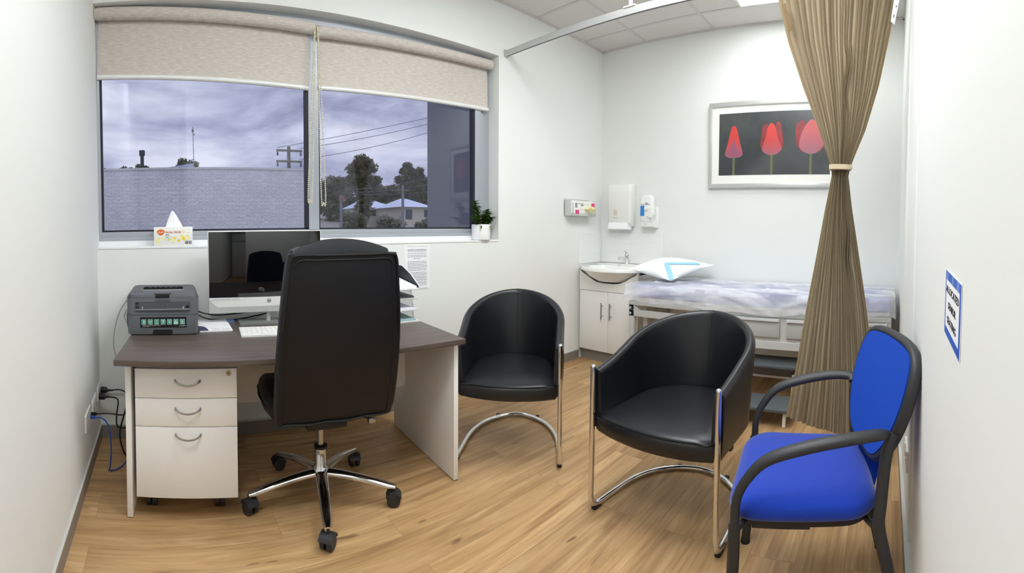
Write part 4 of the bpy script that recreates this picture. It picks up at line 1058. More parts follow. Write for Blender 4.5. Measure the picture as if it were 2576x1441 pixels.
# ================================================================== tub chairs
def tub_chair(label, loc, rz, hw=0.285, rb=0.25, zh=0.0):
    t = thing('tub_chair', label, 'chair', loc, rz, group='black tub chairs')
    D = 0.30; yf = 0.275; zb = 0.372
    def plan(s):                                     # s 0..1 from +x front round the back to -x front
        L1 = yf + 0.02; La = pi*(hw + D)/2; T = 2*L1 + La; d = s*T
        if d < L1: return V((hw, yf - d, 0)), V((1, 0, 0)), d/(L1 + La/2)
        if d > L1 + La: return V((-hw, -0.02 + (d - L1 - La), 0)), V((-1, 0, 0)), (T-d)/(L1 + La/2)
        a = (d - L1)/La*pi
        return V((hw*cos(a), -0.02 - D*sin(a), 0)), V((cos(a)/hw, -sin(a)/D, 0)).normalized(), 1 - abs(a - pi/2)/(pi/2)*(La/2)/(L1 + La/2)
    def ztop(k):
        e = max(0, min(1, (k-0.05)/0.95)); e = e*e*(3-2*e)
        return 0.628 + (0.200+zh)*(0.45*sin(pi/2*k) + 0.55*e)
    bm = B(); rings = []; n = 64; th = 0.026
    for i in range(n+1):
        p, nn, k = plan(i/n); zt = ztop(k); lean = 0.045*k*k
        ring = []
        for j in range(9):                            # outer face upward
            u = j/8; z = zb + (zt-0.026-zb)*u; ring.append(p + nn*(th*0.9 - 0.012*(1-u)**2 + lean*u*u) + V((0, 0, z)))
        for j in range(1, 8):                         # rolled top
            q = pi*j/8; ring.append(p + nn*(lean + th*0.9*cos(q)) + V((0, 0, zt-0.026 + 0.026*sin(q))))
        for j in range(9):                            # inner face downward
            u = 1-j/8; z = zb + (zt-0.026-zb)*u; ring.append(p + nn*(-th*0.9 - 0.010*(1-u) + lean*u*u) + V((0, 0, z)))
        rings.append(ring)
    loft(bm, rings); sh = obj('shell', bm, M.leather, t, 55)
    # centre seam inside the back
    p, nn, k = plan(0.5); lean = 0.045
    bm = B(); tube(bm, [p + nn*(-th*0.9 - 0.010*(1-u) + lean*u*u) + V((0, 0, zb + (ztop(1)-0.026-zb)*u)) for u in (0.3, 0.5, 0.7, 0.85, 1.0)] + [p + nn*(lean - 0.006) + V((0, 0, ztop(1)+0.0005))], 0.0026, 6, 4); obj('seam', bm, M.seam, sh)
    # seat cushion
    def outline(ins, fr):
        pts = []
        for j in range(17):
            a = pi*j/16; pts.append(((hw - 0.035 - ins)*cos(a), -0.02 - (D - 0.035 - ins)*sin(a)))
        for j in range(1, 10):
            u = j/10; x = -(hw - 0.013 - ins) + 2*(hw - 0.013 - ins)*((j-1)/8)
            pts.append((x, 0.287 + 0.046*sin(pi*(j-1)/8)**0.8 - ins + fr))
        return pts
    bm = B(); rings = []
    for z, ins in ((0.352, 0.030), (0.358, 0.008), (0.372, 0.0), (0.418, 0.0), (0.434, 0.006), (0.444, 0.022), (0.449, 0.06), (0.451, 0.13)):
        o_ = outline(ins, 0.0); sag = (z-0.352)/0.1
        rings.append([V((x, y, z + (0.006*sin((y+0.3)*5) - 0.010*max(0, (y-0.18))*6)*sag)) for x, y in o_])
    loft(bm, rings); st = obj('seat', bm, M.leather, t, 50)
    bm = B(); o_ = outline(0.004, 0.0); tube(bm, [V((x, y, 0.4315)) for x, y in o_[16:] + o_[:1]], 0.0035, 6, 3); obj('piping', bm, M.leatherd, st)
    # chrome tube frame
    xo = hw + 0.004; r = 0.0125
    half = [(xo, yf+0.016, 0.640), (xo, yf+0.018, 0.50), (xo, yf+0.022, 0.25), (xo, yf+0.026, 0.09), (xo, yf+0.018, 0.040), (xo, yf-0.02, 0.020), (xo-0.004, 0.14, 0.0155), (xo-0.022, 0.14-(rb+0.14)*0.40, 0.0155), (xo-0.085, 0.14-(rb+0.14)*0.73, 0.0155), (xo-0.185, 0.14-(rb+0.14)*0.93, 0.0155), (0, -rb, 0.0155)]
    pts = half + [(-x, y, z) for x, y, z in reversed(half[:-1])]
    bm = B(); tube(bm, pts, r, 14, 6)
    for s in (-1, 1): ball(bm, (s*xo, yf+0.016, 0.640), r, u=14, v=8)
    obj('frame', bm, M.chrome, t, 60)
    for x, y in ((xo, yf-0.015), (-xo, yf-0.015), (0.13, -rb+0.016), (-0.13, -rb+0.016)):
        bm = B(); box(bm, x-0.012, x+0.012, y-0.022, y+0.022, 0.0, 0.014, 0.004); obj('foot_pad', bm, M.rubber, t, 30)
    bm = B(); box(bm, -hw+0.0, hw, 0.10, 0.13, 0.340, 0.353); obj('seat_rail', bm, M.black, t, 0)
    return t
tub_chair('black leather tub chair between the desk and the vanity, back to the window wall', (1.83, 1.925, 0), R(130.8), 0.270, 0.36, 0.018)
tub_chair('black leather tub chair beside the blue chair, its back to the examination bed', (1.902, 0.892, 0), R(89.3), 0.288, 0.26, -0.008)
EXPO = 0.13
# ================================================================== blue armchair
t = thing('blue_armchair', 'bright blue office armchair with black arms against the right-hand wall', 'chair', (1.515, 0.262, 0), R(10.5))
bm = B(); rings = []
def seatout(ins):
    return [V((x*(1.0 - 0.06*((0.23 - y)/0.46)), y, 0)) for x, y in rrect(0.50-2*ins, 0.45-2*ins, 0.10-ins*0.6, 7)]
for z, ins in ((0.412, 0.02), (0.418, 0.006), (0.432, 0.0), (0.452, 0.002), (0.468, 0.014), (0.477, 0.040), (0.481, 0.085), (0.482, 0.13)):
    rings.append([p + V((0, 0, z - 0.016*max(0, (p.y-0.10)/0.13)**2)) for p in seatout(ins)])
loft(bm, rings); obj('seat', bm, M.blue, t, 60)
bm = B(); rings = []
for z, ins in ((0.388, 0.05), (0.394, 0.02), (0.414, 0.016)): rings.append([p + V((0, 0, z)) for p in seatout(ins)])
loft(bm, rings); obj('seat_pan', bm, M.black, t, 40)
# back: s runs up the panel
def bp(x, s, off=0.0):
    z = 0.535 + 0.360*s
    return V((x, -0.205 - 0.10*s + 0.16*x + 0.20*x*x - off, z))
OUT = [(0.0, 0.0), (0.075, 0.0), (0.125, 0.035), (0.165, 0.12), (0.20, 0.24), (0.226, 0.40), (0.240, 0.58), (0.236, 0.76), (0.218, 0.89), (0.175, 0.965), (0.09, 0.995), (0.0, 1.0)]
out = OUT + [(-x, s) for x, s in reversed(OUT[1:-1])]
P2 = catmull([V((x, s, 0)) for x, s in out], 3, True)
bm = B()
c = bm.verts.new(bp(0, 0.52, -0.004)); ringsV = []
for f in (0.35, 0.7, 0.97): ringsV.append([bm.verts.new(bp(p.x*f, 0.52 + (p.y-0.52)*f, -0.004)) for p in P2])
n = len(P2)
for i in range(n):
    k = (i+1) % n; bm.faces.new((c, ringsV[0][i], ringsV[0][k]))
    for a, b in zip(ringsV, ringsV[1:]): bm.faces.new((a[i], b[i], b[k], a[k]))
bmesh.ops.recalc_face_normals(bm, faces=bm.faces[:])
g = bmesh.ops.solidify(bm, geom=bm.faces[:], thickness=0.012)
bk = obj('backrest', bm, M.bluemesh, t, 60)
bm = B(); tube(bm, [bp(p.x, p.y, 0.006) for p in P2], 0.016, 10, 1, True, flat=(1.25, 1.0)); obj('back_frame', bm, M.dplastic, t, 60)
bm = B(); grid(bm, 9, 9, lambda u, v: bp((u-0.5)*0.30*(0.6+0.4*v), -0.02 - 0.30*(1-v)*0.0 + 0.20*v, 0.010) + V((0, 0, -0.10*(1-v)))); bmesh.ops.solidify(bm, geom=bm.faces[:], thickness=0.008); obj('lumbar_panel', bm, M.bluemesh, bk, 60)
for s in (-1, 1):
    # post and rear leg
    bm = B(); tube(bm, [(s*0.232, -0.226+0.03*s, 0.665), (s*0.238, -0.215+0.02*s, 0.60), (s*0.240, -0.212+0.01*s, 0.46), (s*0.242, -0.218, 0.40), (s*0.244, -0.240, 0.30), (s*0.246, -0.310, 0.008)], 0.0165, 10, 5, flat=(1.0, 1.15)); obj('rear_leg', bm, M.dplastic, t, 60)
    bm = B(); tube(bm, [(s*0.275, 0.192, 0.43), (s*0.274, 0.198, 0.25), (s*0.272, 0.222, 0.008)], 0.0155, 10, 5, flat=(1.0, 1.15)); obj('front_leg', bm, M.dplastic, t, 60)
    bm = B(); tube(bm, [(s*0.236, -0.212+0.02*s, 0.668), (s*0.268, -0.192+0.01*s, 0.680), (s*0.288, -0.11, 0.678), (s*0.292, 0.0, 0.658), (s*0.291, 0.10, 0.622), (s*0.286, 0.155, 0.565), (s*0.280, 0.186, 0.500), (s*0.276, 0.192, 0.42)], [0.015, 0.019, 0.0195, 0.020, 0.0185, 0.0165, 0.0155, 0.0155], 12, 5, flat=(1.18, 0.85)); obj('armrest', bm, M.dplastic, t, 60)
    bm = B(); tube(bm, [(s*0.10, -0.16, 0.392), (s*0.20, -0.20, 0.388), (s*0.240, -0.218, 0.400)], 0.010, 8, 4); obj('seat_bracket', bm, M.dplastic, t)
    bm = B(); tube(bm, [(s*0.12, 0.14, 0.392), (s*0.21, 0.17, 0.398), (s*0.272, 0.192, 0.402)], 0.010, 8, 4); obj('seat_bracket', bm, M.dplastic, t)
    for y, x in ((-0.310, 0.246), (0.222, 0.272)):
        bm = B(); cyl(bm, (s*x, y, 0), (s*x, y, 0.014), 0.019, n=14); obj('foot', bm, M.rubber, t)
bm = B(); tube(bm, [(-0.205, -0.02, 0.383), (-0.205, 0.15, 0.380)], 0.006, 8, 1); tube(bm, [(-0.18, 0.17, 0.388), (-0.18, 0.17, 0.372)], 0.006, 8, 1); obj('adjuster', bm, M.black, t)

# ================================================================== wash basin corner
VX = 3.448
t = thing('vanity_cabinet', 'white two-door vanity cabinet in the far corner under the basin', 'cabinet', (VX, 2.06, 0))
VW = 0.645
bm = B(); box(bm, 0.02, XR-VX-0.002, 0.0, VW, 0.10, 0.735); box(bm, 0.02, XR-VX-0.002, 0.0, 0.016, 0.735, 0.832); box(bm, 0.02, XR-VX-0.002, VW-0.016, VW, 0.735, 0.832); obj('carcass', bm, M.ivorysheet, t, 0)
bm = B(); arc = [(0.325 + a, 0.853 - b) for a, b in ((0.302, 0.020), (0.240, 0.051), (0.190, 0.080), (0.132, 0.104), (0.06, 0.113), (-0.06, 0.113), (-0.132, 0.104), (-0.190, 0.080), (-0.240, 0.051), (-0.302, 0.020))]
prism(bm, [(0.0, 0.664), (VW, 0.664), (VW, 0.852)] + [(0.325 + 0.318, 0.852)] + arc + [(0.325 - 0.318, 0.852), (0.0, 0.852)], lambda u, v, d: V((d, u, v)), 0.0, 0.019); obj('top_panel', bm, M.ivorysheet, t, 0)
for k, (a, b) in enumerate(((0.3215, VW-0.001), (0.001, 0.3185))):
    bm = B(); box(bm, 0.0, 0.019, a, b, 0.105, 0.660, 0.0015); d = obj('door', bm, M.ivorysheet, t, 30)
    y = 0.376 if k == 0 else 0.283
    bm = B(); tube(bm, [(-0.027, y, 0.412), (-0.027, y, 0.562)], 0.0062, 10, 1)
    for z in (0.440, 0.535): tube(bm, [(-0.027, y, z), (0.0, y, z)], 0.0045, 8, 1)
    obj('bar_handle', bm, M.steel, d)
bm = B(); box(bm, 0.035, 0.36, 0.0, VW, 0.0, 0.099); obj('kickboard', bm, M.kick, t, 0)

t = thing('wash_basin', 'white ceramic basin with a bowed front on the corner vanity', 'basin', (XR-0.001, 2.385, 0.853))
BW = 0.335; BD = XR - VX
def rim(ins, yo=0.0):
    pts = []
    pts.append((-0.001 - ins, -BW + ins)); 
    for k in range(5): pts.append((-0.001 - (BD-0.03)*(k+1)/5, -BW + ins))
    for k in range(1, 24):
        u = k/24; y = (-BW + ins) + 2*(BW-ins)*u
        bulge = 0.165*max(0, sin(pi*min(max((u-0.02)/0.96, 0), 1)))**0.75
        pts.append((-(BD-0.015) - bulge + ins, y))
    for k in range(5): pts.append((-0.001 - (BD-0.03)*(5-k)/5, BW - ins))
    pts.append((-0.001 - ins, BW - ins))
    return pts
bm = B()
rings = []
def ell(f, z, cx=-0.275, rx=0.215, ry=0.265):
    out_ = []
    for (x, y) in rim(0.0):
        a = atan2(y/ry, (x-cx)/rx); out_.append(V((cx + rx*f*cos(a), ry*f*sin(a), z)))
    return out_
rings.append(ell(0.22, -0.105, -0.27)); rings.append(ell(0.62, -0.095, -0.285)); rings.append(ell(0.92, -0.045, -0.292)); 
rings.append([V((x*0.99, y*0.99, 0.0005)) for x, y in rim(0.004)]); rings.append([V((x, y, 0.004)) for x, y in rim(0.0)]); rings.append([V((x, y, 0.030)) for x, y in rim(0.0)]); rings.append([V((x, y, 0.036)) for x, y in rim(0.006)])
rings.append(ell(1.0, 0.034)); rings.append(ell(0.97, 0.022)); rings.append(ell(0.86, -0.035)); rings.append(ell(0.6, -0.075)); rings.append(ell(0.12, -0.088))
loft(bm, rings); obj('bowl', bm, M.ceramic, t, 55)
bm = B(); box(bm, -0.09, 0.0, -BW, BW, 0.030, 0.047, 0.006); obj('back_ledge', bm, M.ceramic, t, 40)
bm = B(); cyl(bm, (-0.088, -0.02, 0.008), (-0.096, -0.02, 0.010), 0.011, n=16); obj('overflow_ring', bm, M.steel, t)
bm = B(); cyl(bm, (-0.275, 0, -0.087), (-0.275, 0, -0.083), 0.022, n=20); obj('drain', bm, M.steel, t)
t = thing('mixer_tap', 'small chrome mixer tap on the back ledge of the basin', 'tap', (XR-0.055, 2.385, 0.9))
bm = B(); lathe(bm, [(0.026, 0), (0.026, 0.008), (0.021, 0.014), (0.019, 0.072), (0.021, 0.085), (0.0, 0.09)], 24); obj('tap_body', bm, M.chrome, t)
bm = B(); tube(bm, [(0, 0, 0.045), (-0.06, 0.01, 0.062), (-0.115, 0.016, 0.066)], [0.015, 0.013, 0.012], 12, 5); cyl(bm, (-0.112, 0.016, 0.068), (-0.114, 0.016, 0.046), 0.012, n=14); obj('spout', bm, M.chrome, t)
bm = B(); ball(bm, (0, 0, 0.092), 0.020, sz=0.7); tube(bm, [(0, 0, 0.098), (-0.02, -0.004, 0.118), (-0.060, -0.012, 0.128)], [0.011, 0.008, 0.006], 10, 4, flat=(1.3, 0.7)); obj('lever', bm, M.chrome, t)

# white splashback tiles: three courses on both walls
bm = B(); box(bm, XR-0.0058, XR, 2.022, YF-0.006, 0.906, 1.20); box(bm, 3.453, XR-0.006, YF-0.0058, YF, 0.906, 1.20)
for k in range(3):
    z0 = 0.905 + 0.099*k; z1 = z0 + 0.098
    y = 2.02
    for j in range(2):
        w = 0.3525; box(bm, XR-0.007, XR, y + j*(w+0.0015), min(y + j*(w+0.0015) + w, YF-0.0085), z0, z1, 0.0012)
    box(bm, 3.452, XR-0.0085, YF-0.007, YF, z0, z1, 0.0012)
struct('trim_3', bm, mat('white_glazed_tile', (234, 236, 235), 0.12))

# paper towel dispenser
t = thing('towel_dispenser', 'tall white paper towel dispenser on the wall above the basin', 'dispenser', (XR, 2.452, 1.30))
bm = B(); rings = []
for z, dp, w in ((0.0, 0.098, 0.262), (0.02, 0.108, 0.266), (0.30, 0.108, 0.270), (0.345, 0.103, 0.268), (0.365, 0.088, 0.262), (0.375, 0.055, 0.25)):
    rings.append([V((-0.0005-dp/2 + a, b, z)) for a, b in rrect(dp, w, 0.026, 5)])
loft(bm, rings); cv = obj('cover', bm, M.white, t, 45)
bm = B(); prism(bm, [(0.022*cos(a), 0.098 + 0.030*sin(a)) for a in [k*2*pi/24 for k in range(24)]], lambda u, v, d: V((d, u + 0.038, v)), -0.1105, -0.106); obj('level_window', bm, [mat('beige_paper_stack', (214, 206, 190), 0.6)], cv, 0)
bm = B(); box(bm, -0.1108, -0.1085, 0.014, 0.062, 0.044, 0.0465); obj('slot_mark', bm, M.ink, cv, 0)
bm = B(); prism(bm, [(-0.018, 0.0), (-0.110, 0.002), (-0.122, -0.058), (-0.040, -0.068)], lambda u, v, d: V((u, d, v)), -0.105, 0.115); obj('hanging_towel', bm, M.tissue, t, 0)
for a_, b_ in ((-0.128, -0.108), (0.118, 0.128)):
    bm = B(); prism(bm, [(-0.02, 0.002), (-0.104, 0.002), (-0.08, -0.028), (-0.02, -0.034)], lambda u, v, d: V((u, d, v)), a_, b_); obj('lower_lip', bm, M.white, t, 0)

# soap dispenser
t = thing('soap_dispenser', 'white push-bottle soap dispenser with a blue label beside the towel dispenser', 'dispenser', (XR, 2.140, 1.255))
bm = B(); box(bm, -0.02, -0.0005, -0.075, 0.075, -0.005, 0.20, 0.006); prism(bm, [(-0.018, 0.0), (-0.10, 0.012), (-0.10, 0.055), (-0.018, 0.075)], lambda u, v, d: V((u, d, v)), -0.062, 0.062); br = obj('wall_bracket', bm, M.white, t, 30)
bm = B(); rings = []
for z, w, dp in ((0.060, 0.118, 0.072), (0.068, 0.128, 0.078), (0.25, 0.128, 0.078), (0.285, 0.118, 0.070), (0.305, 0.080, 0.045), (0.309, 0.04, 0.02)):
    rings.append([V((-0.061 + a, 0.012 + b, z)) for a, b in rrect(dp, w, min(0.022, dp*0.45), 5)])
loft(bm, rings); bt = obj('bottle', bm, mat('frosted_bottle', (236, 238, 236), 0.25), t, 45)
bm = B(); box(bm, -0.1012, -0.0995, 0.030, 0.072, 0.110, 0.205); obj('blue_label', bm, M.bluep, bt, 0)
bm = B(); box(bm, -0.1008, -0.0998, -0.03, 0.072, 0.215, 0.219); box(bm, -0.1008, -0.0998, -0.01, 0.024, 0.228, 0.231); box(bm, -0.1008, -0.0998, -0.012, 0.024, 0.221, 0.224); obj('label_lines', bm, M.ink, bt, 0)
bm = B(); cyl(bm, (-0.10, -0.045, 0.13), (-0.128, -0.045, 0.13), 0.040, 0.036, n=24); box(bm, -0.118, -0.06, -0.07, 0.028, 0.158, 0.192, 0.012); obj('push_lever', bm, M.white, t, 35)
bm = B(); cyl(bm, (-0.085, 0.015, 0.03), (-0.085, 0.015, 0.062), 0.024, 0.030, n=18); obj('nozzle_cup', bm, M.white, t)

# glove box in a clear holder on the window wall
bm = B(); hx = 0.186
box(bm, -hx, hx, -0.089, -0.001, 0, 0.004); box(bm, -hx, hx, -0.004, -0.001, 0.004, 0.165)
for s in (-1, 1): box(bm, s*hx-0.002, s*hx+0.002, -0.089, -0.001, 0.004, 0.150)
box(bm, -hx, hx, -0.089, -0.086, 0.004, 0.030)
tag(obj('mounted_holder', bm, M.clear, None, 0, (3.418, YF, 1.352)), 'clear acrylic wall holder beside the towel dispenser, gripping a glove carton', 'holder')
t = thing('glove_box', 'white and pink carton of gloves in the clear wall holder', 'box', (3.418, YF-0.045, 1.357))
bm = B(); box(bm, -0.180, 0.180, -0.038, 0.038, 0, 0.140, 0.001); cb = obj('carton', bm, M.card, t, 30)
bm = B(); box(bm, -0.120, -0.065, -0.0386, -0.038, 0.016, 0.056); obj('pink_panel', bm, M.pink, cb, 0); bm = B(); box(bm, 0.125, 0.175, -0.0386, -0.038, 0.085, 0.125); obj('pink_panel', bm, M.pink, cb, 0)
bm = B()
for x0, x1, z0, z1 in ((-0.125, -0.09, 0.075, 0.12), (-0.085, 0.0, 0.112, 0.118), (-0.04, 0.0, 0.092, 0.108), (0.0, 0.12, 0.106, 0.109), (-0.06, 0.0, 0.06, 0.063), (-0.16, -0.15, 0.01, 0.12)): box(bm, x0, x1, -0.0385, -0.038, z0, z1)
obj('print', bm, M.greycable, cb, 0)
bm = B()
for k in range(7):
    a = R(-60 + 38*k); tube(bm, [(0.06, -0.036, 0.066), (0.06 + 0.03*cos(a), -0.062 - 0.008*(k % 3), 0.066 + 0.012*sin(a)), (0.075 + 0.068*cos(a), -0.06 - 0.01*(k % 2), 0.058 + 0.034*sin(a))], [0.02, 0.022, 0.008], 8, 4, flat=(1.2, 0.7))
ball(bm, (0.072, -0.052, 0.064), 0.034, sx=1.4, sy=0.7, sz=0.8)
obj('protruding_glove', bm, M.glove, t, 60)

# framed tulip picture
t = thing('framed_picture', 'silver-framed photograph of three red tulips on a dark ground', 'picture', (XR, 0.975, 1.985))
def pq(u, v, d): return V((-d, -u, v))           # u to the right as seen from the room
FW, FH = 0.585, 0.375
bm = B()
for a in ((-FW, FW, FH-0.040, FH), (-FW, FW, -FH, -FH+0.040)): box(bm, -0.030, -0.001, -a[1], -a[0], a[2], a[3], 0.002)
for s in (-1, 1): box(bm, -0.030, -0.001, min(s*FW, s*(FW-0.030)), max(s*FW, s*(FW-0.030)), -FH+0.040, FH-0.040, 0.002)
obj('frame', bm, M.frame, t, 30)
bm = B(); box(bm, -0.018, -0.004, -FW+0.03, FW-0.03, -FH+0.04, FH-0.04); obj('mount', bm, M.mount, t, 0)
bm = B(); box(bm, -0.0195, -0.015, -0.490, 0.490, -0.262, 0.275); pr_ = obj('print', bm, M.print, t, 0)
def petal(bm, pts, d, mi): prism(bm, [(p.x, p.y) for p in catmull([V((a, b, 0)) for a, b in pts], 5, True)], pq, 0.0195, 0.0197 + d, mi)
def stemq(x, z1): 
    bm = B(); prism(bm, [(x-0.012, -0.262), (x+0.012, -0.262), (x+0.010, z1), (x-0.010, z1)], pq, 0.0195, 0.0197); obj('tulip_stem', bm, M.tstem, pr_, 0)
x = -0.352; stemq(x, -0.10)
bm = B(); petal(bm, [(x, 0.165), (x+0.025, 0.14), (x+0.055, 0.02), (x+0.080, -0.075), (x+0.055, -0.105), (x, -0.112), (x-0.055, -0.105), (x-0.080, -0.075), (x-0.055, 0.02), (x-0.025, 0.14)], 0.0002, 0)
petal(bm, [(x, 0.04), (x+0.03, -0.03), (x+0.062, -0.085), (x, -0.106), (x-0.062, -0.085), (x-0.03, -0.03)], 0.0004, 1); obj('tulip', bm, [M.tred, M.tmauve], pr_, 0)
x = -0.012; stemq(x, -0.08)
bm = B(); petal(bm, [(x-0.06, 0.165), (x-0.035, 0.15), (x-0.03, 0.0), (x-0.05, -0.06), (x-0.095, -0.03), (x-0.098, 0.05), (x-0.085, 0.14)], 0.0002, 0)
petal(bm, [(x+0.055, 0.185), (x+0.078, 0.16), (x+0.098, 0.04), (x+0.095, -0.03), (x+0.06, -0.06), (x+0.03, 0.0), (x+0.03, 0.15)], 0.0003, 0)
petal(bm, [(x-0.008, 0.176), (x+0.025, 0.15), (x+0.05, 0.06), (x+0.08, -0.02), (x+0.085, -0.055), (x+0.04, -0.090), (x, -0.096), (x-0.04, -0.090), (x-0.085, -0.055), (x-0.075, -0.01), (x-0.05, 0.07), (x-0.035, 0.14)], 0.0005, 1); obj('tulip', bm, [M.tdark, M.tred, M.tpink], pr_, 0)
x = 0.325; stemq(x, -0.08)
bm = B(); petal(bm, [(x-0.105, 0.175), (x-0.06, 0.185), (x-0.045, 0.05), (x-0.05, -0.07), (x-0.105, -0.04), (x-0.13, 0.05), (x-0.128, 0.14)], 0.0002, 0)
petal(bm, [(x+0.105, 0.165), (x+0.06, 0.185), (x+0.045, 0.05), (x+0.05, -0.07), (x+0.105, -0.04), (x+0.13, 0.05), (x+0.128, 0.14)], 0.0003, 0)
petal(bm, [(x+0.01, 0.195), (x+0.06, 0.15), (x+0.105, 0.04), (x+0.10, -0.03), (x+0.05, -0.080), (x, -0.092), (x-0.05, -0.080), (x-0.098, -0.03), (x-0.085, 0.07), (x-0.035, 0.165)], 0.0005, 1); obj('tulip', bm, [M.tdark, M.tpink], pr_, 0)

# ================================================================== examination bed
BX = 3.178; BY0, BY1 = -0.045, 1.985
t = thing('examination_bed', 'pale grey examination bed with drawers along the wall under the tulip picture', 'bed', (BX, 0, 0))
BWd = XR - 0.012 - BX
for i, (x, y) in enumerate(((0.02, BY1-0.025), (0.02, BY0+0.025), (BWd-0.03, BY1-0.025), (BWd-0.03, BY0+0.025))):
    bm = B(); box(bm, x-0.02, x+0.025, y-0.025, y+0.022, 0.0, 0.655, 0.003); obj('leg', bm, M.grey, t, 30)
bm = B(); box(bm, 0.10, 0.135, BY1-0.12, BY1-0.08, 0.0, 0.60, 0.003); obj('inner_post', bm, M.greyl, t, 30)
bm = B(); box(bm, -0.004, 0.03, BY0, BY1, 0.628, 0.660, 0.003); box(bm, BWd-0.04, BWd-0.01, BY0, BY1, 0.628, 0.660, 0.003); obj('side_rail', bm, M.greyl, t, 30)
bm = B(); box(bm, 0.0, 0.022, 1.12, BY1-0.0, 0.537, 0.590, 0.002)
prism(bm, [(BY1, 0.590), (BY1-0.10, 0.590), (BY1-0.04, 0.640), (BY1, 0.640)], lambda u, v, d: V((d, u, v)), 0.0, 0.018); obj('apron_rail', bm, M.grey, t, 0)
for z in (0.560, 0.605):
    bm = B(); cyl(bm, (0.0, BY1-0.018, z), (-0.010, BY1-0.018, z), 0.011, n=6); obj('bolt', bm, M.silver, t)
# drawer bank
bm = B(); box(bm, 0.004, 0.45, BY0+0.02, 1.14, 0.455, 0.628); box(bm, -0.002, 0.45, BY0+0.02, 1.14, 0.398, 0.455, 0.003); obj('drawer_housing', bm, M.greyl, t, 0)
for y0, y1 in ((0.738, 1.13), (0.325, 0.690), (-0.02, 0.285)):
    bm = B(); box(bm, -0.016, 0.006, y0, y1, 0.487, 0.622, 0.004); d = obj('drawer', bm, M.grey, t, 30)
    bm = B(); prism(bm, [(-0.012, 0.620), (-0.030, 0.618), (-0.032, 0.604), (-0.026, 0.604), (-0.022, 0.612), (-0.012, 0.612)], lambda u, v, d_: V((u, d_, v)), y0+0.004, y1-0.004); obj('pull_lip', bm, M.greyl, d, 0)
bm = B(); rings = []
for z, i in ((0.690, 0.012), (0.698, 0.0), (0.765, 0.0), (0.782, 0.008), (0.789, 0.03)): rings.append([V((BWd/2 + 0.012 + a, (BY0+BY1)/2 + b, z)) for a, b in rrect(BWd-0.036-2*i, BY1-BY0-0.02-2*i, 0.035, 5)])
loft(bm, rings); obj('mattress', bm, M.vinyl, t, 50)
bm = B(); box(bm, 0.02, BWd-0.01, BY0+0.01, BY1-0.01, 0.660, 0.6895, 0.003); obj('deck_board', bm, M.greyl, t, 30)

# sheer disposable sheet thrown over the mattress
FOLDS = [(0.75, 0.10, 1.75, 0.72, 0.016, 0.020), (0.55, 0.45, 1.35, 0.62, 0.014, 0.018), (1.35, 0.60, 1.95, 0.45, 0.014, 0.018), (0.10, 0.30, 0.95, 0.50, 0.014, 0.020), (0.9, 0.76, 1.5, 0.60, 0.014, 0.016), (0.2, 0.62, 0.8, 0.74, 0.013, 0.016), (1.5, 0.70, 1.95, 0.74, 0.012, 0.015), (0.02, 0.15, 0.5, 0.25, 0.013, 0.018)]
def sheetf(u, v):
    """u along the bed, v from the wall down the front"""
    Lb = BY1 - BY0; e = 0.135
    s = -e + u*(Lb + 2*e); f = v*(BWd - 0.015 + 0.168)          # arc lengths
    top = 0.800; x = XR - 0.018 - f; y = BY0 + s; drop = 0.0
    fx = max(0.0, f - (BWd - 0.020)); fy0 = max(0.0, -s); fy1 = max(0.0, s - Lb)
    fy = max(fy0, fy1); rd_ = 0.05
    def bend(a):                                                # horizontal travel, drop
        if a <= 0: return 0.0, 0.0
        if a < rd_*1.57: q = a/rd_; return rd_*sin(q)*0.55, rd_*(1-cos(q))
        return rd_*0.55, rd_ + (a - rd_*1.57)
    hx, dx = bend(fx); hy, dy = bend(fy)
    x = XR - 0.018 - min(f, BWd - 0.020) - hx*1.1
    y = BY0 + min(max(s, 0), Lb) + (hy if fy1 > 0 else -hy)
    z = top - max(dx, dy) - 0.25*min(dx, dy)
    p3 = V((x*1.5, y*1.1, 3.1)); nz = mnoise.noise(p3*2.2)*0.014 + mnoise.noise(V((x*2.5 + y*3.0, y*2 - x*3.5, 1.0)))*0.012
    w1 = abs(mnoise.noise(V((x*2.2 - y*1.6, x*0.8 + y*2.6, 7.0)))); ridge = max(0.0, 0.10 - w1)*0.18
    if dx > 0.02 or dy > 0.02:
        k = min(1.0, (max(dx, dy)-0.02)/0.09)
        if dx >= dy: x -= (0.008*sin(y*17 + 2*sin(y*5)) + 0.006*mnoise.noise(V((y*6, z*5, 2))) + 0.020)*k; z += k*(0.012*sin(y*4.1 + 0.6) + 0.010*sin(y*13 + 1.0))*min(1.0, dx/0.12)
        else: y += (0.008*sin(x*23) + 0.008)*(1 if fy1 > 0 else -0.3)*k; z += k*0.010*sin(x*15)
    z += nz*0.5 + ridge*0.6
    for (sa, fa, sb, fb, hh, ww) in FOLDS:
        dx_, dy_ = sb-sa, fb-fa; L2 = dx_*dx_+dy_*dy_; tt = ((s-sa)*dx_ + (f-fa)*dy_)/L2
        if -0.05 < tt < 1.05:
            dd = abs((s-sa)*dy_ - (f-fa)*dx_)/sqrt(L2); g_ = hh*math.exp(-(dd/ww)**2)*max(0.0, sin(pi*min(max(tt, 0.0), 1.0)))**0.5
            if dx > 0.03: x -= g_
            else: z += g_
    z = max(z, 0.6)
    if dx < 0.03 and dy < 0.03: z = max(z, 0.797)
    return V((x, y, z))
bm = B(); grid(bm, 150, 54, sheetf)
for vtx in bm.verts:
    vtx.co.y = max(vtx.co.y, -0.093); vtx.co.x = min(vtx.co.x, XR-0.004)
o = obj('bed_sheet', bm, M.sheer, None, 80)
tag(o, 'thin sheer white disposable sheet draped over the examination bed', 'sheet')

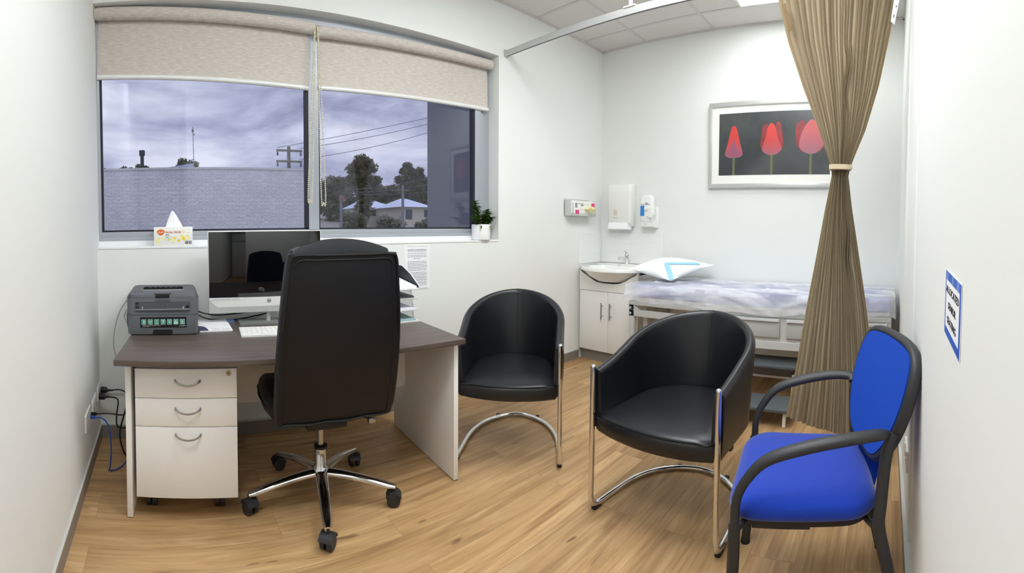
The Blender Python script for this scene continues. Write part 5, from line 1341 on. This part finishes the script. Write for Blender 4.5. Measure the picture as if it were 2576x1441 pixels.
# pillow, propped against the wall
Lc, Bc, Rc, Tc = V((3.30, 2.075, 0.905)), V((3.345, 1.690, 0.822)), V((3.745, 1.465, 0.940)), V((3.730, 1.985, 0.985))
nrm = (Bc-Lc).cross(Tc-Lc).normalized()
if nrm.z < 0: nrm = -nrm
t = thing('pillow', 'plump white pillow in a plastic cover at the head of the examination bed', 'pillow', (0, 0, 0))
def pil(u, v, sgn):
    p = Lc*(1-u)*(1-v) + Bc*u*(1-v) + Rc*u*v + Tc*(1-u)*v
    h = (max(0, sin(pi*u))*max(0, sin(pi*v)))**0.55
    cc = (Lc+Bc+Rc+Tc)/4; p = p + (cc-p)*(0.10*(1-abs(2*u-1))**0*((abs(2*u-1) < 0.999)*0.0))
    pinch = 0.05*(sin(pi*u)*(2*v-1)**4 + sin(pi*v)*(2*u-1)**4)
    p = p + (cc-p)*pinch*2
    wr = mnoise.noise(p*9)*0.006*h
    return p + nrm*(sgn*(0.068 if sgn > 0 else 0.058)*h + wr)
bm = B(); grid(bm, 30, 30, lambda u, v: pil(u, v, 1)); fs = grid(bm, 30, 30, lambda u, v: pil(u, v, -1))
bmesh.ops.reverse_faces(bm, faces=fs); bmesh.ops.remove_doubles(bm, verts=bm.verts[:], dist=0.0005)
for vtx in bm.verts: vtx.co.x = min(vtx.co.x, XR-0.012)
obj('pillow_body', bm, M.pillow, t, 70)
def ribbon(pts, w):
    P = [V((a, b, 0)) for a, b in pts]; bm = B(); L_, R__ = [], []
    Q = []
    for a, b in zip(P, P[1:]):
        for k in range(8): Q.append(a.lerp(b, k/8))
    Q.append(P[-1])
    for i, q in enumerate(Q):
        d = (Q[min(i+1, len(Q)-1)] - Q[max(i-1, 0)]).normalized(); s = V((-d.y, d.x, 0))
        for lst, sg in ((L_, 1), (R__, -1)):
            e = q + s*(w*sg); lst.append(pil(min(max(e.x, 0.001), 0.999), min(max(e.y, 0.001), 0.999), 1) + nrm*0.004)
    for i in range(len(Q)-1):
        a = [bm.verts.new(x) for x in (L_[i], L_[i+1], R__[i+1], R__[i])]; bm.faces.new(a)
    bmesh.ops.remove_doubles(bm, verts=bm.verts[:], dist=0.0002); bmesh.ops.recalc_face_normals(bm, faces=bm.faces[:])
    bmesh.ops.solidify(bm, geom=bm.faces[:], thickness=0.002)
    return obj('blue_strip', bm, M.ribbon, t, 60)
ribbon([(0.985, 0.03), (0.80, 0.16), (0.66, 0.26), (0.56, 0.35)], 0.040)
ribbon([(0.56, 0.33), (0.68, 0.44), (0.80, 0.58), (0.90, 0.78)], 0.040)

# step stool
t = thing('step_stool', 'grey two-step stool with white legs in front of the examination bed', 'stool', (0, 0, 0))
bm = B(); box(bm, 2.80, 3.06, 0.585, 1.06, 0.098, 0.118, 0.004); obj('lower_tread', bm, M.step, t, 30)
bm = B(); box(bm, 3.10, 3.36, 0.60, 1.06, 0.285, 0.305, 0.004); obj('upper_tread', bm, M.step, t, 30)
bm = B(); cyl(bm, (3.085, 0.62, 0.270), (3.115, 0.62, 0.270), 0.012, n=12); obj('end_cap', bm, M.rubber, t)
for y in (0.62, 1.03):
    bm = B(); tube(bm, [(2.83, y, 0.004), (2.835, y, 0.06), (2.86, y, 0.092), (2.93, y, 0.094), (3.05, y, 0.095), (3.12, y, 0.20), (3.13, y, 0.278), (3.33, y, 0.28)], 0.0115, 10, 5); obj('leg_frame', bm, M.white, t)
    bm = B(); tube(bm, [(3.34, y, 0.285), (3.40, y, 0.004)], 0.0115, 10, 1); obj('rear_leg', bm, M.white, t)
bm = B(); tube(bm, [(3.37, 0.62, 0.14), (3.37, 1.03, 0.14)], 0.009, 8, 1); obj('stretcher', bm, M.white, t)

# ================================================================== curtain, rail
t = thing('curtain_rail', 'silver curtain track running from the window wall across the ceiling space', 'rail', (2.505, 0, 2.602))
bm = B(); box(bm, -0.0125, 0.0125, YB+0.016, YF-0.012, 0.004, 0.046, 0.002); obj('track', bm, M.track, t, 30)
bm = B(); box(bm, -0.0125, -0.0045, YB+0.016, YF-0.012, 0.0, 0.0045, mi=1); box(bm, 0.0045, 0.0125, YB+0.016, YF-0.012, 0.0, 0.0045, mi=1); box(bm, -0.0045, 0.0045, YB+0.016, YF-0.012, 0.0022, 0.0045); obj('glider_slot', bm, [M.seam, M.track], t, 0)
bm = B(); box(bm, -0.020, 0.020, YF-0.014, YF-0.0005, -0.004, 0.052, 0.004); obj('wall_bracket', bm, M.silver, t, 30)
bm = B(); cyl(bm, (0, 1.575, 0.046), (0, 1.575, ZC-2.602-0.004), 0.0125, n=16); box(bm, -0.022, 0.022, 1.53, 1.62, 0.044, 0.053, 0.003); obj('ceiling_hanger', bm, M.white, t, 30)

t = thing('cubicle_curtain', 'beige-brown pleated cubicle curtain gathered and tied at its waist', 'curtain', (2.505, 0, 0))
tab = [(2.600, 0.640, -0.050), (2.287, 0.564, 0.012), (2.042, 0.480, 0.062), (1.80, 0.386, 0.130), (1.66, 0.333, 0.186), (1.60, 0.312, 0.206), (1.56, 0.307, 0.218), (1.385, 0.338, 0.194), (1.098, 0.383, 0.143), (0.854, 0.422, 0.100), (0.495, 0.474, 0.045), (0.20, 0.525, 0.006), (0.10, 0.54, -0.004)]
def edge(z, k):
    for (z0, *a), (z1, *b) in zip(tab, tab[1:]):
        if z <= z0 and z >= z1:
            f = (z0-z)/(z0-z1); f2 = f
            return a[k] + (b[k]-a[k])*f2
    return tab[-1][1+k] if z < tab[-1][0] else tab[0][1+k]
NP = 27; rd = random.Random(11)
cw = [0.7 + 0.8*rd.random() for _ in range(NP)]
# pleats crowd together towards the middle of the stack
cw = [c*(0.6 + 1.1*abs((i-(NP*0.52))/(NP*0.5))**1.2) for i, c in enumerate(cw)]
tot = sum(cw); cum = [0]
for c in cw: cum.append(cum[-1] + c/tot)
PH = [rd.uniform(0, 6.28) for _ in range(NP+1)]; AM = [rd.uniform(0.75, 1.2) for _ in range(NP+1)]
cols = []
for i in range(NP):
    for q in range(6): cols.append((i, q/6))
cols.append((NP-1, 1.0))
NV = 60
bm = B(); vs = []
for i, f in cols:
    col = []
    g = cum[i] + (cum[i+1]-cum[i])*f
    for j in range(NV):
        u = j/(NV-1)
        zt = 2.590; zb = 0.238 - 0.100*g
        z = zt + (zb-zt)*u
        yl, yr = edge(z, 0), edge(z, 1); w = yl-yr
        A = (0.006 + 0.62*w*cw[i]/tot)*AM[i]
        # rounded zig-zag: room-side fold at f = 0, far-side fold at f = 0.5
        ph = abs(2*f-1); tri = ph**0.75 if ph > 0 else 0
        x = A*(0.5 - tri) + 0.006*sin(PH[i] + z*2.2) - 0.07*max(0.0, (1.5-z)/1.3)**1.5 - 0.03*(1 - (2*g-1)**2)*min(1, w/0.4)
        yy = yl - w*g + 0.006*w*sin(PH[i]*2 + z*3.1)
        if 1.0 < z < 1.35 and 17 <= i <= 22: x += 0.018*sin((z-1.0)/0.35*pi)*(1 if i % 2 else -1); yy += 0.008*sin((z-1.0)/0.35*2*pi)
        if 1.9 < z < 2.25 and 13 <= i <= 16: yy += 0.010*sin((z-1.9)/0.35*2*pi); x += 0.012*sin((z-1.9)/0.35*pi)*(1 if i % 2 else -1)
        col.append(bm.verts.new((x, yy, z)))
    vs.append(col)
for a, b in zip(vs, vs[1:]):
    for j in range(NV-1): bm.faces.new((a[j], a[j+1], b[j+1], b[j]))
ne = 5
for f in bm.faces:
    pass
bm.faces.ensure_lookup_table()
fcount = (NV-1)
for i, f in enumerate(bm.faces): f.material_index = 1 if (i // fcount < 4 or i // fcount >= len(vs)-5) else 0
bmesh.ops.solidify(bm, geom=bm.faces[:], thickness=0.0016)
obj('curtain_cloth', bm, [M.curtain, M.curtain2], t, 55)
bm = B(); P = [(a, b + 0.262) for a, b in rrect(0.088, 0.120, 0.030, 5)]
prism(bm, P, lambda u, v, d: V((u - 0.002, v, d + (0.012 if v > 0.262 else 0)*0)), 1.585, 1.611); 
box(bm, -0.03, -0.004, 0.196, 0.206, 1.588, 1.612, 0.003); obj('tieback', bm, M.curtain2, t, 40)
bm = B(); prism(bm, [(0.592, 2.472), (0.572, 2.476), (0.534, 2.345), (0.541, 2.325), (0.552, 2.330)], lambda u, v, d: V((d, u, v)), -0.058, -0.055); obj('stitched_patch', bm, mat('brown_patch', (120, 98, 70), 0.9), t, 0)
bm = B(); prism(bm, [(-0.020, 2.56), (-0.052, 2.56), (-0.014, 2.345), (0.006, 2.362)], lambda u, v, d: V((d, u, v)), -0.062, -0.059); lb = obj('care_label', bm, M.paper, t, 0)
for y, z, h in ((-0.030, 2.495, 0.03), (-0.022, 2.435, 0.012), (-0.010, 2.38, 0.018)):
    bm = B(); box(bm, -0.0632, -0.0618, y-0.004, y+0.004, z, z+h); obj('label_print', bm, M.greycable, lb, 0)
bm = B(); prism(bm, [(0.319, 0.262), (0.302, 0.262), (0.300, 0.203), (0.314, 0.203)], lambda u, v, d: V((d, u, v)), -0.062, -0.055); box(bm, -0.0635, -0.054, 0.299, 0.320, 0.240, 0.250); obj('hanging_loop', bm, M.curtain2, t, 0)

# ================================================================== things on the walls
SY = YB + 0.0005
t = thing('wall_sign', 'white wall sign reading ALLOCATED SENIOR SEATING with a blue border', 'sign', (0.755, SY, 1.124), rot=(0, R(-3), 0))
def sq(u, v, d): return V((-u, d, v))
SW, SH = 0.090, 0.058
bm = B(); box(bm, -SW, SW, 0, 0.0008, -SH, SH); sh_ = obj('card', bm, M.paper, t, 0)
bm = B(); e = 0.002; k = 0.010
prism(bm, [(-SW+e, -SH), (SW-e, -SH), (SW-e, -SH+0.014), (-SW+e, -SH+0.014)], sq, 0.0006, 0.0011); prism(bm, [(-SW+e, SH-0.017), (SW-e, SH-0.017), (SW-e, SH-e), (-SW+e, SH-e)], sq, 0.0006, 0.0011)
prism(bm, [(-SW+e, -SH+0.014), (-SW+k, -SH+0.014), (-SW+k, SH-0.017), (-SW+e, SH-0.017)], sq, 0.0006, 0.0011); prism(bm, [(SW-k-0.006, -SH+0.014), (SW-e, -SH+0.014), (SW-e, SH-0.017), (SW-k-0.006, SH-0.017)], sq, 0.0006, 0.0011)
for u0, u1 in ((-0.075, -0.055), (-0.01, 0.008), (0.045, 0.07)): prism(bm, [(u0, SH-0.0165), (u1, SH-0.0165), (u1, SH-e-0.0005), (u0, SH-e-0.0005)], sq, 0.0010, 0.0013, 1)
obj('blue_border', bm, [M.signblue, M.signblue2], sh_, 0)
for z, wd, s in ((0.0245, 'ALLOCATED', 1.02), (-0.0015, 'SENIOR', 1.02), (-0.0275, 'SEATING', 1.02)):
    text(wd, 0.0175, tm((0.003, 0.0011, z), (-1, 0, 0), (0, 0, 1)), M.inkd, 'lettering', sh_, sx=1.45)

def plate(name, label, loc, axis, w, h, sockets, parent=None):
    """wall plate; axis 'x' lies on the left wall, 'y' on the wall behind"""
    t = thing(name, label, 'power outlet', loc)
    def f(u, v, d): return V((d, u, v)) if axis == 'x' else V((-u, d, v))
    bm = B(); prism(bm, [(a, b) for a, b in rrect(w, h, 0.006, 3)], f, 0.0, 0.0085); obj('face_plate', bm, M.white, t, 30)
    for u in sockets:
        bm = B(); prism(bm, [(u-0.012, 0.012), (u+0.012, 0.012), (u+0.012, 0.030), (u-0.012, 0.030)], f, 0.0085, 0.0105); obj('switch', bm, M.white, t, 0)
        bm = B()
        for du, dv, a in ((-0.006, -0.010, 0.5), (0.006, -0.010, -0.5), (0, -0.022, 0)):
            box(bm, -0.001, 0.001, -0.0008, 0.0008, -0.0035, 0.0035, M=Matrix.Translation(f(u+du, dv, 0.0086)) @ (Matrix.Rotation(a, 4, 'X') if axis == 'x' else Matrix.Rotation(a, 4, 'Y')))
        obj('pin_holes', bm, M.seam, t, 0)
    return t
plate('power_outlet', 'white double power outlet with black plugs, deepest of the three on the left wall', (XL, 2.672, 0.305), 'x', 0.145, 0.080, (-0.036, 0.036))
plate('power_outlet', 'white double power outlet in the middle of the three on the left wall', (XL, 2.480, 0.297), 'x', 0.145, 0.082, (-0.036, 0.036))
t = thing('data_outlet', 'white data outlet with blue and black cables, nearest on the left wall', 'data outlet', (XL, 2.268, 0.304))
bm = B(); prism(bm, [(a, b) for a, b in rrect(0.155, 0.088, 0.006, 3)], lambda u, v, d: V((d, u, v)), 0.0, 0.0085); obj('face_plate', bm, M.white, t, 30)
for u in (0.035, 0.060):
    bm = B(); box(bm, 0.008, 0.0100, u-0.010, u+0.010, -0.012, 0.012); obj('socket', bm, M.silver, t, 0)
plate('power_outlet', 'white power outlet low on the right-hand wall behind the blue armchair', (1.865, YB+0.0075, 0.350), 'y', 0.145, 0.085, (-0.036, 0.036))

def cable(label, pts, r, m, name='cable'):
    bm = B(); tube(bm, pts, r, 8, 6); return tag(obj(name, bm, m), label, 'cable')
def plug(bm, p, d, r=0.017, L=0.03, mi=0):
    d = V(d).normalized(); p = V(p); cyl(bm, p, p + d*L, r, r*0.9, 16, mi); cyl(bm, p + d*L, p + d*(L+0.012), r*0.55, r*0.45, 12, mi); tube(bm, [p + d*(L+0.010), p + d*(L+0.04)], [0.0075, 0.004], 8, 1, mi=mi)
# two black power leads: plug and lead are one thing
for lab_, y, pts in (('black power lead from the upper plug, arching to the desk leg', 2.705, [(-0.30, 2.705, 0.306), (-0.26, 2.70, 0.300), (-0.20, 2.69, 0.265), (-0.165, 2.69, 0.225)]),
                     ('black power lead looping down from the lower plug beside it', 2.630, [(-0.30, 2.63, 0.292), (-0.275, 2.625, 0.27), (-0.283, 2.615, 0.18), (-0.275, 2.60, 0.125), (-0.22, 2.62, 0.115), (-0.17, 2.68, 0.145)])):
    t = thing('hanging_power_cable', lab_, 'cable', (0, 0, 0))
    bm = B(); plug(bm, (XL+0.0105, y, 0.292 + (0.006 if y > 2.65 else -0.006)), (1, -0.1, 0), 0.019, 0.032); obj('plug', bm, M.black, t, 40)
    bm = B(); tube(bm, [(XL+0.065, y-0.008, 0.300 if y > 2.65 else 0.288)] + pts[1:], 0.0042, 8, 6); obj('lead', bm, M.black, t)
t = thing('network_lead', 'black network lead plugged into the nearest wall outlet', 'cable', (0, 0, 0))
bm = B(); box(bm, XL+0.010, XL+0.040, 2.322, 2.336, 0.298, 0.312, 0.002); obj('plug', bm, M.black, t, 30)
bm = B(); tube(bm, [(XL+0.04, 2.329, 0.305), (XL+0.10, 2.33, 0.308), (XL+0.16, 2.34, 0.298), (XL+0.185, 2.36, 0.297), (XL+0.198, 2.42, 0.30)], 0.0035, 8, 6); obj('lead', bm, M.black, t)
t = thing('network_cable', 'blue network cable drooping from the nearest wall outlet to the floor', 'cable', (0, 0, 0))
bm = B(); box(bm, XL+0.010, XL+0.036, 2.296, 2.310, 0.290, 0.304, 0.002); obj('plug', bm, M.bluecable, t, 30)
bm = B(); tube(bm, [(XL+0.036, 2.303, 0.297), (XL+0.075, 2.305, 0.290), (XL+0.105, 2.31, 0.24), (XL+0.112, 2.315, 0.13), (XL+0.105, 2.32, 0.045), (XL+0.10, 2.335, 0.010), (XL+0.15, 2.37, 0.009), (XL+0.185, 2.43, 0.025), (XL+0.195, 2.52, 0.06)], 0.0036, 8, 6); obj('lead', bm, M.bluecable, t)
cable('black cable hanging in a long bow behind the left desk leg', [(-0.19, 2.50, 0.36), (-0.225, 2.47, 0.25), (-0.25, 2.46, 0.15), (-0.232, 2.45, 0.06), (-0.205, 2.46, 0.02), (-0.195, 2.52, 0.006)], 0.0045, M.black, 'power_cable')
cable('thin grey cable looping from the printer down behind the desk end', [(-0.196, 2.665, 0.865), (-0.215, 2.655, 0.84), (-0.255, 2.64, 0.78), (-0.285, 2.62, 0.68), (-0.29, 2.60, 0.58), (-0.26, 2.58, 0.51), (-0.19, 2.56, 0.48)], 0.003, M.greycable, 'printer_cable')
cable('thin grey cord hanging in a small loop at the printer corner', [(-0.196, 2.60, 0.815), (-0.215, 2.585, 0.79), (-0.225, 2.57, 0.765), (-0.21, 2.555, 0.735), (-0.199, 2.545, 0.7155), (-0.204, 2.60, 0.7155)], 0.003, M.greycable, 'printer_cable')
cable('black cord bent tightly beside the left printer corner', [(-0.197, 2.56, 0.81), (-0.203, 2.545, 0.78), (-0.201, 2.535, 0.735), (-0.1985, 2.525, 0.7175), (-0.197, 2.545, 0.79)], 0.0045, M.black, 'printer_cable')
cable('upper black cable trailing from the printer to the computer', [(0.180, 2.675, 0.775), (0.24, 2.66, 0.755), (0.32, 2.65, 0.745), (0.45, 2.648, 0.755), (0.56, 2.648, 0.765)], 0.004, M.black, 'monitor_cable')
cable('lower black cable lying on the desk behind the computer base', [(0.180, 2.665, 0.755), (0.26, 2.655, 0.723), (0.36, 2.65, 0.7165), (0.46, 2.648, 0.722), (0.60, 2.648, 0.745)], 0.004, M.black, 'monitor_cable')
cable('pale grey cable under the computer beside the stand', [(0.47, 2.658, 0.7155), (0.52, 2.657, 0.718), (0.56, 2.658, 0.728), (0.62, 2.66, 0.75)], 0.003, M.greycable, 'monitor_cable')
bm = B(); prism(bm, [(-0.022, -0.02), (0.02, -0.025), (0.026, 0.02), (-0.015, 0.025)], lambda u, v, d: V((u, v, d)), 0.0, 0.014)
tag(obj('blue_eraser', bm, mat('dull_blue', (92, 112, 156), 0.6), None, 0, (0.375, 2.60, TOP)), 'small dull blue block on the desk beside the computer stand', 'block')

# ------------------------------------------------------------------ camera: the phone panorama (cylinder), and the render look
cd = bpy.data.cameras.new('panorama_camera'); co = bpy.data.objects.new('panorama_camera', cd); COL.objects.link(co); SC.camera = co
RM = [[0.7266676481643103, 0.6868094096386195, 0.01571508648405123], [-0.6869739664404617, 0.7263091922647454, 0.023275022337100743], [0.004571492580067978, -0.02770906103757635, 0.9996055769112167]]
fpx, hor = 1159.3050253105494, 603.1762281602489
cd.type = 'PANO'; cd.panorama_type = 'CENTRAL_CYLINDRICAL'
cd.central_cylindrical_range_u_min = -1288/fpx; cd.central_cylindrical_range_u_max = 1288/fpx
cd.central_cylindrical_range_v_min = (hor-1441)/fpx; cd.central_cylindrical_range_v_max = hor/fpx; cd.central_cylindrical_radius = 1.0
cd.clip_start = 0.02; cd.clip_end = 300
co.matrix_world = Matrix([[RM[i][0], RM[i][2], -RM[i][1], (0, 0, 1.25)[i]] for i in range(3)] + [[0, 0, 0, 1]])
vs_ = SC.view_settings; vs_.view_transform = 'Standard'; vs_.look = 'None'; vs_.gamma = 1.0; vs_.use_curve_mapping = False; vs_.exposure = EXPO
SC.cycles.use_denoising = True
SC.cycles.max_bounces = 10; SC.cycles.diffuse_bounces = 5; SC.cycles.transparent_max_bounces = 12
SC.cycles.sample_clamp_indirect = 8
